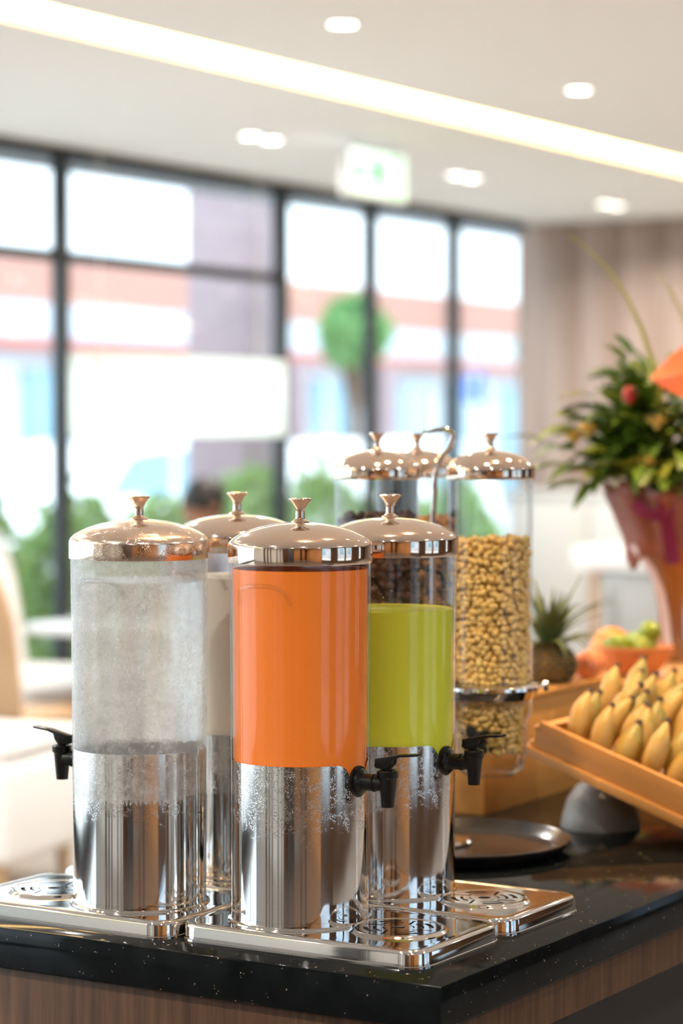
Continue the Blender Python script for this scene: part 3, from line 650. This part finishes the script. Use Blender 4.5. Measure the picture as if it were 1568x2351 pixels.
# ------------------------------------------------------------------ cereal dispensers
def cereal_mat(name, c, c2): return mat(name, c, .65, c2=c2, nscale=60, bmp=.2, bscale=400, bdist=.001)
M['corn_puff'] = cereal_mat('corn_puff', (.82,.52,.14), (.92,.66,.25)); M['cocoa_puff'] = cereal_mat('cocoa_puff', (.055,.022,.012), (.10,.045,.025)); M['tan_flake'] = cereal_mat('tan_flake', (.45,.22,.06), (.58,.32,.10))
def puff_template(lobes, seed):
    rnd = random.Random(seed); bm = bmesh.new(); bmesh.ops.create_icosphere(bm, subdivisions=1, radius=1)
    dirs = [Vector((rnd.gauss(0,1),rnd.gauss(0,1),rnd.gauss(0,1))).normalized() for _ in range(lobes)]
    for v in bm.verts:
        n = v.co.normalized(); v.co = n*(.72+.42*max(0, max(n.dot(d) for d in dirs))**3)
    vs = [v.co.copy() for v in bm.verts]; fs = [tuple(v.index for v in f.verts) for f in bm.faces]; bm.free(); return vs, fs
PT = [puff_template(6, s) for s in range(4)]
def puffs(name, layers, z0, z1, size, mt, label, cat, loc, mound=.0):
    b_ = MB(); rnd = random.Random(name+label)
    for r in layers:
        nz = int((z1-z0)/(size*1.5)); na = max(6, int(2*PI*r/(size*1.62)))
        for i in range(nz+1):
            for q in range(na):
                th = 2*PI*(q+.5*(i%2)+rnd.uniform(-.4,.4))/na; z = z0+size*1.5*i+rnd.uniform(-.6,.6)*size
                if z > z1+mound*math.cos(th-R(250)) + .004*math.sin(3*th+1) + rnd.uniform(-.9,.9)*size: continue
                rr = r+rnd.uniform(-.7,.12)*size; T = Matrix.Translation((rr*math.cos(th), rr*math.sin(th), z)) @ Euler((rnd.uniform(0,6),rnd.uniform(0,6),rnd.uniform(0,6))).to_matrix().to_4x4() @ Matrix.Scale(size*rnd.uniform(.88,1.12),4)
                vs, fs = PT[rnd.randrange(4)]; b_.add(vs, fs, T)
    b_.lathe([(0,z0),(layers[-1]*.95,z0),(layers[-1]*.95,z1-mound-size),(0,z1-mound-size)],24)
    o = b_.obj(name, mt, None, ang=80); o.location = loc; tag(o, label, cat, kind='stuff'); return o
def cereal_dispenser(loc, rz, label, fill, ftop, flabel, size):
    t = thing('cereal_dispenser', label, 'cereal dispenser', loc, rz, 'cereal dispensers on the triple stand')
    RT = .0640                                     # z measured from the counter top
    tk = MB().lathe([(RT-.004,.252),(RT,.252),(RT,.568),(RT-.003,.568),(RT-.003,.252)],72).obj('canister', M['acrylic'], t, ang=60)
    ld = MB().lathe([(RT,.560),(.0655,.560),(.0662,.562),(.0662,.576),(.0645,.581),(.0585,.587),(.046,.5945),(.028,.6005),(.012,.603),(0,.6035)],72).obj('lid', M['steel_lid_warmlit'], t, ang=60)
    MB().lathe([(.0085,.6025),(.0080,.605),(.0050,.608),(.0043,.613),(.0056,.618),(.0085,.6235),(.0118,.6275),(.0118,.629),(.009,.6285),(0,.628)],32).obj('knob', M['steel_lid_warmlit'], ld)
    fl = MB().lathe([(RT,.258),(.074,.257),(.0785,.2535),(.0785,.2495),(.072,.2455),(.068,.236),(.0655,.234),(.0625,.2345),(.0625,.250)],72).obj('collar', M['steel'], t, ang=40)
    MB().lathe([(0,-.004),(.007,-.004),(.008,0),(.007,.004),(0,.004)],16,Matrix.Rotation(R(111),4,'Z') @ Matrix.Translation((.083,0,.252)) @ Matrix.Rotation(PI/2,4,'Y')).obj('lug', M['steel'], fl)
    hp = MB().lathe([(.0640,.236),(.0640,.212),(.0600,.206),(.0565,.200),(.0560,.152),(.0540,.147),(.0500,.128),(.0360,.118),(.0340,.118),(.0340,.1195),(.0480,.130),(.0535,.152),(.0540,.200),(.0615,.212),(.0615,.236)],64).obj('hopper', M['hopper_clear'], t, ang=40)
    pd = MB().cyl((-.050,0,.178),(.060,0,.178),.005,n=12).obj('paddle_shaft', M['black_plastic'], t)
    for k in range(5):
        a = k*2*PI/5+.3; c, s = math.cos(a), math.sin(a)
        MB().add([(x,y*c*.032+0,.178+y*s*.026) for x in (-.044,.044) for y in (.18,1)]+[(x,y*c*.032-.003*s,.178+y*s*.026+.003*c) for x in (-.044,.044) for y in (.18,1)],
            [(0,1,3,2),(4,6,7,5),(0,4,5,1),(2,3,7,6),(0,2,6,4),(1,5,7,3)]).obj('paddle_blade', M['black_plastic'], pd)
    star = []
    for i in range(32): a = 2*PI*i/32; q = .010+.014*abs(math.cos(2*a))**1.5; star.append((q*math.cos(a+.6), q*math.sin(a+.6)))
    MB().prism(star, .058, .068, Matrix.Translation((0,0,.178)) @ Matrix.Rotation(PI/2,4,'Y')).obj('turn_knob', M['black_plastic'], pd, bev=.001)
    z = loc[2]
    puffs(fill[1], (.0555,.0480,.041), .262, ftop, size, M[fill[0]], flabel, 'cereal', loc, .012)
    return t
CP = (3.190,1.789)
cereal_dispenser((3.187,1.684,CT), R(190), 'tall cereal dispenser full of yellow puffs on the triple stand', ('corn_puff','puffed_cereal'), .474, 'yellow puffed cereal filling the cereal dispenser', .0058)
cereal_dispenser((3.120,1.840,CT), R(150), 'tall cereal dispenser of dark cocoa cereal on the triple stand', ('cocoa_puff','cocoa_cereal'), .505, 'dark cocoa cereal inside the cereal dispenser', .0085)
cereal_dispenser((3.280,1.862,CT), R(60), 'rear cereal dispenser of tan flakes half hidden on the triple stand', ('tan_flake','flake_cereal'), .492, 'tan flake cereal inside the rear cereal dispenser', .0085)
# loose pieces left in the bottom of the yellow hopper
puffs('loose_puffs', (.047,.040,.033), .158, .226, .0056, M['corn_puff'], 'yellow puffs resting in the clear hopper above the dark paddle', 'cereal', (3.187,1.684,CT))
st = thing('dispenser_stand', 'steel centre pole stand with curled top carrying three cereal dispensers', 'stand', (CP[0]+.012,CP[1],CT+.0057))
MB().lathe([(0,0),(.058,0),(.060,.003),(.056,.007),(.012,.012),(0,.012)],48).obj('base', M['steel'], st)
pts = [(0,0,.012),(0,0,.30),(0,0,.50),(.002,-.002,.56),(.006,-.008,.585),(.012,-.020,.600)]
MB().path(pts, .0038, 10).obj('pole', M['steel'], st)
cur = [(.012,-.020,.600),(.0145,-.024,.612),(.015,-.0255,.622),(.012,-.0215,.6275),(.006,-.012,.6290),(0,-.002,.6275),(-.004,.005,.6245),(-.010,.014,.6255)]
MB().path(cur, [.004]*5+[.0035,.003,.002], 10).obj('curled_top', M['steel'], st)
for (x, y_) in ((3.187,1.684),(3.120,1.840),(3.280,1.862)):
    d = Vector((x-CP[0]-.012, y_-CP[1], 0)); d2 = d*(1-.074/d.length)
    MB().cyl((0,0,.242),(d2.x,d2.y,.242),.004).obj('arm', M['steel'], st)

# ------------------------------------------------------------------ round black tray
bt = MB().lathe([(0,0),(.155,0),(.165,.003),(.178,.018),(.181,.0205),(.1815,.023),(.1795,.0238),(.1765,.022),(.166,.009),(.156,.0055),(0,.0055)],96).obj('serving_tray', M['tray_plastic'], None, ang=45)
at(bt, (3.172,1.742,CT)); tag(bt, 'round black serving tray lying under the cereal dispensers', 'tray')

# ------------------------------------------------------------------ wooden riser boxes
rb = thing('wooden_riser', 'pale wooden riser box beside the cereal dispensers', 'box', (3.505,1.862,CT), R(1.5))
box('front_board', 0, .014, 0, .225, 0, .176, M['pale_wood_y'], rb, bev=.0015); box('side_board', .014, .515, 0, .014, 0, .176, M['pale_wood'], rb, bev=.0015)
box('side_board', .014, .515, .211, .225, 0, .176, M['pale_wood'], rb, bev=.0015); box('end_board', .515, .529, 0, .225, 0, .176, M['pale_wood_y'], rb, bev=.0015)
box('top_board', -.004, .531, -.004, .229, .176, .186, M['pale_wood'], rb, bev=.002)
r2 = thing('wooden_riser', 'large wooden riser box under the fruit bowls and flower urn', 'box', (4.04,1.40,CT))
box('front_board', 0, .014, 0, .66, 0, .160, M['pale_wood_y'], r2, bev=.0015); box('side_board', .014, 1.0, 0, .014, 0, .160, M['pale_wood'], r2, bev=.0015)
box('side_board', .014, 1.0, .646, .66, 0, .160, M['pale_wood'], r2, bev=.0015); box('top_board', -.004, 1.0, -.004, .664, .160, .172, M['pale_wood'], r2, bev=.002)
RZ = CT+.172
# ------------------------------------------------------------------ banana crate
gb = MB().lathe([(.060,.0),(.064,0),(.0645,.003),(.062,.018),(.054,.046),(.040,.066),(.027,.074),(.026,.079),(.0,.079),],64).obj('bowl', M['grey_ceramic'], None, ang=50)
at(gb, (3.500,1.648,CT)); tag(gb, 'grey bowl turned upside down propping up the banana crate', 'bowl')
TL = math.atan2(.118,.34); CO = Vector((3.345,1.345,CT+.0045))
cr = thing('wooden_crate', 'tilted shallow wooden crate full of small bananas', 'crate', CO); cr.rotation_euler = (TL,0,0)
CL, CW, CH = .375, .33, .055
box('front_board', 0, .013, 0, CL, .016, CH+.004, M['pale_wood_y'], cr, bev=.0015); box('lower_rail', -.005, .013, -.004, CL+.012, 0, .016, M['pale_wood_y'], cr, bev=.0015)
box('back_board', CW-.013, CW, 0, CL, 0, CH+.004, M['pale_wood_y'], cr, bev=.0015)
box('end_board', .013, CW-.013, CL-.012, CL, 0, CH, M['pale_wood'], cr, bev=.0015); box('end_board', .013, CW-.013, 0, .012, 0, CH, M['pale_wood'], cr, bev=.0015)
for z in (.020,.046): MB().lathe([(0,0),(.006,0),(.006,.005),(.003,.008),(0,.008)],12,Matrix.Translation((.007,CL,z)) @ Matrix.Rotation(-PI/2,4,'X')).obj('peg', M['pale_wood'], cr)
for k in range(6): box('floor_slat', .013+k*.0508, .013+k*.0508+.047, .012, CL-.012, .004, .012, M['pale_wood_y'], cr)
def banana_mat(name, c, c2, g): 
    mt, N, L, p = nt(name); v = coords(N, L)
    L.new(ramp(N, L, noise(N, L, v, 18, 4), [(.30, g), (.45, c), (.7, c2)]), p.inputs['Base Color']); p.inputs['Roughness'].default_value = .45; return mt
BMS = [banana_mat('banana_skin', (0.452,0.265,0.055), (0.515,0.328,0.086), (0.281,0.218,0.039)), banana_mat('banana_skin_green', (0.390,0.257,0.047), (0.484,0.320,0.078), (0.187,0.195,0.031)), banana_mat('banana_skin_gold', (0.499,0.296,0.070), (0.546,0.359,0.117), (0.390,0.257,0.055))]
M['banana_tip'] = mat('banana_tip', (.045,.022,.010), .7)
def banana_mesh(k):
    n, q = 13, 10; v = []; f = []; L_ = (.098,.092,.104)[k]; bend = (.85,.7,1.0)[k]; w_ = (.0185,.0195,.0178)[k]
    prof = [.32,.42,.62,.84,.96,1.0,1.0,.98,.93,.82,.62,.40,.26]
    for i in range(n):
        u = i/(n-1); a = bend*(u-.5); Rr = L_/bend
        c = Vector((Rr*(1-math.cos(a)), 0, Rr*math.sin(a)+L_/2)); t = Vector((math.sin(a),0,math.cos(a))); nx = Vector((math.cos(a),0,-math.sin(a)))
        for j in range(q):
            an = 2*PI*j/q; r = w_*prof[i]*(1+.05*math.cos(5*an)); v.append(c+nx*r*math.cos(an)+Vector((0,1,0))*r*math.sin(an))
    for i in range(n-1):
        for j in range(q): f.append((i*q+j,i*q+(j+1)%q,(i+1)*q+(j+1)%q,(i+1)*q+j))
    f += [tuple(reversed(range(q))), tuple(range((n-1)*q,n*q))]
    b_ = MB(); b_.add(v, f); me = b_.mesh('banana_body', ang=70); me.materials.append(BMS[k])
    a = bend*.5; Rr = L_/bend; e = Vector((Rr*(1-math.cos(a)),0,Rr*math.sin(a)+L_/2)); t = Vector((math.sin(a),0,math.cos(a)))
    m2 = MB().cyl(e-t*.001, e+t*.007, w_*.34, w_*.26, 8).mesh('banana_tip'); m2.materials.append(M['banana_tip'])
    e0 = Vector((Rr*(1-math.cos(a)),0,-Rr*math.sin(a)+L_/2)); t0 = Vector((-math.sin(a),0,math.cos(a)))
    m3 = MB().cyl(e0+t0*.001, e0-t0*.012, w_*.31, w_*.24, 8).mesh('banana_stem'); m3.materials.append(BMS[1])
    return me, m2, m3
BAN = [banana_mesh(k) for k in range(3)]
Mc = Matrix.Translation(CO) @ Matrix.Rotation(TL,4,'X')
def banana(p, e, k):
    t = thing('banana', 'small yellow banana standing in the tilted wooden crate', 'banana', (0,0,0), 0, 'bananas in the tilted crate')
    t.matrix_world = Mc @ Matrix.Translation(p) @ e.to_matrix().to_4x4()
    for nm, me in zip(('body','tip','stem'), BAN[k]): link(nm, me, None, t)
rb_ = random.Random(5)
for row, (x, z) in enumerate(((.040,.020),(.082,.030),(.126,.042),(.172,.052),(.218,.060),(.262,.062))):
    n = 8
    for i in range(n):
        yy = .032+(CL-.066)*(i+.5*(row % 2))/(n-.5)+rb_.uniform(-.006,.006)
        if yy > CL-.028: continue
        # lean: tip up and away from the front board, bowed towards it
        banana(Vector((x+rb_.uniform(-.006,.006), yy, z-.004+rb_.uniform(-.006,.008))), Euler((rb_.uniform(-.22,.22)-.12, rb_.uniform(.15,.45), rb_.uniform(-.45,.45)), 'XYZ'), rb_.randrange(3))

# ------------------------------------------------------------------ pineapple, fruit bowls
M['pine_skin'] = mat('pineapple_skin', (.08,.06,.018), .6, c2=(.19,.12,.03), nscale=45); M['pine_leaf'] = mat('pineapple_leaf', (.055,.085,.030), .5, c2=(.11,.14,.05), nscale=20)
pa = thing('pineapple', 'small pineapple with spiky crown on the pale riser box', 'pineapple', (3.858,1.918,CT+.1865))
b_ = MB(); b_.lathe([(0,0),(.026,.001),(.040,.012),(.046,.035),(.045,.060),(.036,.080),(.018,.090),(0,.092)],32)
for i in range(9):
    z = .008+.0095*i; rr = .047*math.sin(PI*(.16+.72*(i+.5)/9))**.6
    for q in range(15):
        a = 2*PI*(q+.5*(i%2))/15; T = Matrix.Translation((rr*.97*math.cos(a),rr*.97*math.sin(a),z)) @ Matrix.Rotation(a,4,'Z') @ Matrix.Rotation(PI/2,4,'Y')
        b_.lathe([(.0085,-.003),(.006,.003),(.0015,.0055),(0,.007)],5,T)
b_.obj('body', M['pine_skin'], pa, ang=30).scale = (1,1,.72)
def blade(L_, w_, curve, n=7):
    v = []; f = []
    for i in range(n):
        u = i/(n-1); a = curve*u; x = L_*u*math.sin(a*.6+.12); z = L_*u*math.cos(a*.6); hw = w_*(1-u**1.6)*(.75+.5*u*(1-u)*2)+.0003
        v += [(x,-hw,z),(x-hw*.35,0,z),(x,hw,z),(x+.0012,0,z-.0004)]
    for i in range(n-1):
        for q in range(4): f.append((i*4+q,i*4+(q+1)%4,i*4+4+(q+1)%4,i*4+4+q))
    b_ = MB(); b_.add(v, f); return b_.mesh('blade')
PB = [blade(.085,.0065,c) for c in (.35,.9,1.5)]
for me in PB: me.materials.append(M['pine_leaf'])
for i in range(44):
    k = 0 if i < 10 else (1 if i < 26 else 2); a = i*2.39996
    at(link('crown_leaf', PB[k], None, pa), (.006*math.cos(a),.006*math.sin(a),(.088-.02*(k==2))*.72), (0, .08+.20*k+random.uniform(-.08,.1), a), random.uniform(1.15,1.6))
M['lime'] = mat('lime_skin', (.17,.27,.015), .35, c2=(.30,.36,.03), nscale=14, bmp=.1, bscale=300, bdist=.0006)
M['orange_skin'] = mat('orange_skin', (.80,.30,.06), .45, c2=(.86,.38,.12), nscale=10, bmp=.1, bscale=300, bdist=.0006); M['coral_skin'] = mat('coral_skin', (.78,.20,.07), .4, c2=(.85,.32,.12), nscale=12)
def fruit_bowl(loc, label, rr=.072):
    s = rr/.072
    b_ = MB().lathe([(0,0),(.030*s,0),(.034*s,.004),(.050*s,.016),(.064*s,.036),(.072*s,.056),(.0725*s,.059),(.070*s,.060),(.061*s,.040),(.047*s,.021),(.030*s,.009),(0,.008)],64).obj('fruit_bowl', M['terracotta'], None, ang=50)
    at(b_, loc); return tag(b_, label, 'bowl')
def fruit(name, loc, r, mt, label, cat, lime=False, rot=(0,0,0), group=None):
    t = thing(name, label, cat, loc, 0, group); t.rotation_euler = rot
    pr_ = [(0,-1),(.35,-.94),(.7,-.71),(.93,-.36),(1,0),(.93,.36),(.7,.71),(.35,.94),(.12,1.0),(0,.97)]
    if lime: pr_ = [(0,-1.22),(.10,-1.18),(.28,-1.02),(.62,-.78),(.9,-.40),(1,0),(.9,.40),(.62,.78),(.28,1.02),(.10,1.16),(0,1.15)]
    MB().lathe([(x*r,z*r) for x, z in pr_],24).obj('body', mt, t, ang=80)
    MB().lathe([(.10*r,(1.14 if lime else .96)*r),(.07*r,(1.2 if lime else 1.04)*r),(0,(1.2 if lime else 1.04)*r)],8).obj('stem_end', M['banana_tip'], t)
    return t
bx, by = 4.150,1.885
fruit_bowl((bx,by,RZ), 'terracotta bowl of limes on the large riser box')
gl = 'limes in the terracotta bowl'
for (dx,dy,dz,r_) in ((-.022,.026,.050,.026),(-.006,-.018,.053,.026),(.026,.010,.052,.025),(.0,-.030,.078,.022)):
    fruit('lime', (bx+dx,by+dy,RZ+dz+.008), r_, M['lime'], 'green lime heaped in the terracotta bowl', 'lime', True, (random.uniform(.6,1.5),random.uniform(0,1),random.uniform(0,6)), gl)
fruit('orange', (bx+.085,by+.088,RZ+.0425), .0425, M['orange_skin'], 'orange resting behind the terracotta bowl of limes', 'orange')
fruit_bowl((4.28,1.716,RZ), 'second terracotta bowl under the flower urn edge', .085)
for (dx,dy,dz) in ((-.03,.028,.055),(.02,.03,.056),(-.01,-.03,.055)):
    fruit('lime', (4.28+dx,1.716+dy,RZ+dz+.006), .026, M['lime'], 'green lime lying in the second terracotta bowl', 'lime', True, (random.uniform(.6,1.5),0,random.uniform(0,6)), 'limes in the second bowl')
for i, (x, y_, r_) in enumerate(((3.955,1.893,.024),(4.005,1.905,.025),(3.968,1.955,.028),(4.008,1.962,.022))):
    fruit('plum_mango', (x,y_,CT+.1865+r_*.98), r_, M['coral_skin'], 'coral red round fruit on the pale riser box beside the pineapple', 'fruit', False, (random.uniform(-.4,.4),random.uniform(-.4,.4),0), 'coral fruit on the riser')

# ------------------------------------------------------------------ flower urn
ur = thing('flower_urn', 'tall amber urn wrapped in red brown paper holding leafy flowers', 'flower arrangement', (4.50,1.965,RZ))
MB().lathe([(0,0),(.050,0),(.054,.006),(.040,.02),(.026,.05),(.026,.10),(.034,.15),(.052,.195),(.078,.235),(.086,.25),(.086,.33),(.080,.33),(.076,.255),(0,.25)],64).obj('urn', M['amber_ceramic'], ur, ang=50)
b_ = MB(); v = []; f = []; n = 72
for i, (r_, z) in enumerate(((.090,.215),(.094,.25),(.108,.29),(.122,.33),(.128,.352))):
    for q in range(n):
        a = 2*PI*q/n; w_ = 1+(.03+.02*i)*math.sin(9*a+.6*i)+.025*math.sin(23*a+i)
        v.append((r_*w_*math.cos(a), r_*w_*math.sin(a), z+(.012*math.sin(7*a) if i in (0,4) else 0)-(.02*max(0,math.sin(3*a)) if i == 0 else 0)))
for i in range(4):
    for q in range(n): f.append((i*n+q,i*n+(q+1)%n,(i+1)*n+(q+1)%n,(i+1)*n+q))
wp = b_.add(v, f).obj('wrapping_paper', M['red_brown_paper'], ur, ang=60); wp.modifiers.new('t','SOLIDIFY').thickness = .0015
def ribbon(pts, w_, mt, name, parent):
    v = []; f = []
    for i, p in enumerate(pts):
        p = Vector(p); t = (Vector(pts[min(i+1,len(pts)-1)])-Vector(pts[max(i-1,0)])).normalized(); s_ = t.cross(Vector((p.x,p.y,0)).normalized() or Vector((1,0,0))).normalized()*w_; nn = t.cross(s_).normalized()*.0012
        v += [p-s_-nn,p+s_-nn,p+s_+nn,p-s_+nn]
    for i in range(len(pts)-1):
        for q in range(4): f.append((i*4+q,i*4+(q+1)%4,i*4+4+(q+1)%4,i*4+4+q))
    f += [(3,2,1,0), tuple(range(len(pts)*4-4,len(pts)*4))]
    b_ = MB(); b_.add(v, f); return b_.obj(name, mt, parent, ang=50)
def pol(a, r_, z): return (r_*math.cos(R(a)), r_*math.sin(R(a)), z)
ribbon([pol(196,.130,.345),pol(198,.122,.31),pol(200,.110,.27),pol(203,.106,.235),pol(206,.110,.20)], .014, M['purple_ribbon'], 'purple_ribbon', ur)
ribbon([pol(170,.135,.32),pol(180,.128,.30),pol(192,.120,.295),pol(205,.122,.31)], .012, M['purple_ribbon'], 'purple_ribbon', ur)
ribbon([pol(150,.098,.235),pol(160,.090,.215),pol(172,.074,.185),pol(182,.056,.14),pol(190,.046,.09),pol(196,.050,.045),pol(200,.058,.02)], .007, M['pale_ribbon'], 'pale_ribbon', ur)
M['leaf'] = mat('bouquet_leaf', (.075,.15,.014), .4, c2=(.17,.25,.025), nscale=6); M['leaf_y'] = mat('bouquet_leaf_light', (.20,.26,.03), .4, c2=(.30,.30,.04), nscale=6)
def leaf_mesh(L_, w_, droop):
    n = 6; v = []; f = []
    for i in range(n):
        u = i/(n-1); hw = w_*math.sin(PI*(u*.9+.05))**.8*(1-.25*u); z = -droop*u*u*L_
        v += [(L_*u,-hw,z+hw*.25),(L_*u,0,z),(L_*u,hw,z+hw*.25),(L_*u,0,z-.0006)]
    for i in range(n-1):
        for q in range(4): f.append((i*4+q,i*4+(q+1)%4,i*4+4+(q+1)%4,i*4+4+q))
    b_ = MB(); b_.add(v, f); return b_.mesh('leaf')
LM = []
for k, mm in enumerate(('leaf','leaf','leaf_y')):
    for s_ in ((.068,.0190,.3),(.060,.0215,.1),(.074,.0165,.5)): me = leaf_mesh(*s_); me.materials.append(M[mm]); LM.append(me)
rl = random.Random(11); ZC = .43
sprigs = []
for i in range(46):                                # leafy sprigs rising from the urn
    a = i*2.39996; el = rl.uniform(-.25, 1.35); ln = rl.uniform(.12,.20)*(1.0 if el < 1 else .95)
    root = Vector((.03*math.cos(a),.03*math.sin(a),.34)); tip = Vector((ln*1.12*math.cos(el)*math.cos(a), ln*1.12*math.cos(el)*math.sin(a), ZC-.02+ln*1.05*math.sin(el)))
    sprigs.append((root, tip))
# sprigs reaching out to the left of the urn (towards the counter's far edge) and upwards
def LC(a, b, z): return Vector((.52*a-.854*b, -.854*a-.52*b, z))       # right / near / up, as one stands before the counter
for d in ((-.26,.02,.44),(-.25,.05,.40),(-.20,.04,.355),(-.17,.05,.38),(-.10,.05,.60),(-.08,.0,.615),(-.16,.03,.53),(-.20,0,.47),(-.13,.10,.42),(-.06,.13,.40)): sprigs.append((LC(-.03,0,.34), LC(*d)))
nl = 0
for root, tip in sprigs:
    mid = (root+tip)/2+Vector((0,0,.02)); MB().path([root,mid,tip],[.0022,.0018,.001],5).obj('stem', M['leaf'], ur)
    dv = (tip-mid).normalized()
    for j in range(5):
        u = .35+.65*j/4; p = mid.lerp(tip, max(0,(u-.35)/.65)); yaw = math.atan2(dv.y,dv.x)+(-1)**j*rl.uniform(.3,1.0)*(j<4)
        pit = -math.asin(max(-1,min(1,dv.z)))*.6+rl.uniform(-.4,.4)
        at(link('leaf', LM[rl.randrange(9)], None, ur), p, (rl.uniform(-.5,.5), pit, yaw), rl.uniform(.8,1.2)); nl += 1
core = MB(); rc_ = random.Random(3)
for i in range(420):
    a = rc_.uniform(0,2*PI); u = rc_.uniform(-.75,1); q = rc_.uniform(.2,1)**.5; rr = .135*q*math.sqrt(1-u*u*.8)
    T = Matrix.Translation((rr*math.cos(a), rr*math.sin(a), ZC+.01+.105*q*u)) @ Euler((rc_.uniform(-.8,.8), rc_.uniform(-.9,.4), a+rc_.uniform(-.7,.7))).to_matrix().to_4x4() @ Matrix.Scale(rc_.uniform(.7,1.05),4)
    me_ = LM[rc_.randrange(3)]; core.add([v_.co for v_ in me_.vertices], [tuple(p_.vertices) for p_ in me_.polygons], T)
cf = core.obj('inner_foliage', M['leaf'], ur); cf['kind'] = 'stuff'
M['petal_yellow'] = mat('petal_yellow', (.72,.50,.14), .5); M['petal_red'] = mat('petal_red', (.45,.03,.02), .45); M['petal_coral'] = mat('petal_coral', (.80,.13,.05), .3, c2=(.85,.22,.10), nscale=8); M['petal_dark'] = mat('petal_dark', (.07,.008,.015), .4)
def flower(p, mt, np_, size, name):
    c = MB().lathe([(0,-.25),(.22,-.1),(.25,.1),(0,.25)],10,Matrix.Scale(size,4)).obj(name, mt, ur); c.location = p
    me = leaf_mesh(size*1.1, size*.5, -.25); me.materials.append(mt)
    for q in range(np_): at(link('petal', me, None, c), (0,0,0), (0, -.35-.3*(q%2), 2*PI*q/np_))
    return c
for q_ in ((-.175,.06,.455),(-.07,.16,.39),(-.20,.03,.44),(-.05,.15,.47),(.02,.16,.45)): flower(LC(*q_), M['petal_yellow'], 5, .027, 'orchid_bloom')
b_ = MB().lathe([(0,-.018),(.010,-.012),(.015,0),(.013,.012),(.006,.020),(0,.021)],16).obj('rose_bud', M['petal_red'], ur); b_.location = LC(-.10,.12,.53)
def spathe(p, tip, s_, mt):                        # big pointed anthurium bract, tip towards `tip`, open side towards the aisle
    n = 28; ol = []
    for i in range(n): a = 2*PI*i/n; ol.append((math.cos(a), .95*math.sin(a)*abs(math.sin(a/2))**1.1))
    hz = lambda x, y_: .22*s_*(x*x+y_*y_)
    v = [(x*s_,y_*s_,hz(x,y_)) for x, y_ in ol]+[(-.3*s_,0,0)]+[(x*s_,y_*s_,hz(x,y_)-.0015) for x, y_ in ol]+[(-.3*s_,0,-.0015)]
    f = [(i,(i+1)%n,n) for i in range(n)]+[(n+1+(i+1)%n,n+1+i,2*n+1) for i in range(n)]+[(i,n+1+i,n+1+(i+1)%n,(i+1)%n) for i in range(n)]
    b_ = MB(); b_.add(v, f); o = b_.obj('bract', mt, ur, ang=60)
    z_ = LC(.1,.9,.35).normalized(); x_ = Vector(tip); x_ = (x_-z_*x_.dot(z_)).normalized(); y_ = z_.cross(x_)
    mm = Matrix((x_,y_,z_)).transposed(); at(o, p, mm.to_euler())
    MB().path([(-.3*s_,0,0),(-.1*s_,0,.25*s_),(.2*s_,0,.5*s_)],[.005,.0045,.003],8).obj('spadix', M['petal_yellow'], o); return o
spathe(LC(.022,.15,.572), LC(-1,0,-.25), .095, M['petal_coral']); spathe(LC(.09,.12,.64), LC(-.3,0,1), .07, M['petal_coral'])
spathe(LC(.045,.17,.44), LC(-.6,0,-.8), .045, M['petal_dark']); spathe(LC(.08,.15,.50), LC(-.8,0,.3), .05, M['petal_dark'])
M['grass'] = mat('grass_blade', (.36,.36,.05), .4, c2=(.46,.42,.08), nscale=10)
def arch(pts, w_):
    k = 24; out = []
    for i in range(k+1):
        u = i/k; a = [Vector(p) for p in pts]
        while len(a) > 1: a = [a[j].lerp(a[j+1], u) for j in range(len(a)-1)]
        out.append(a[0])
    MB().path(out, [w_*(1-.85*(i/k)) for i in range(k+1)], 6, .35).obj('grass_blade', M['grass'], ur)
arch([LC(-.005,.08,.36),LC(-.03,.10,.50),LC(-.05,.10,.68),LC(-.12,.08,.79),LC(-.215,.06,.85)], .0078)
arch([LC(.04,.06,.36),LC(.05,.08,.55),LC(.03,.08,.70),LC(-.04,.06,.775)], .0078)
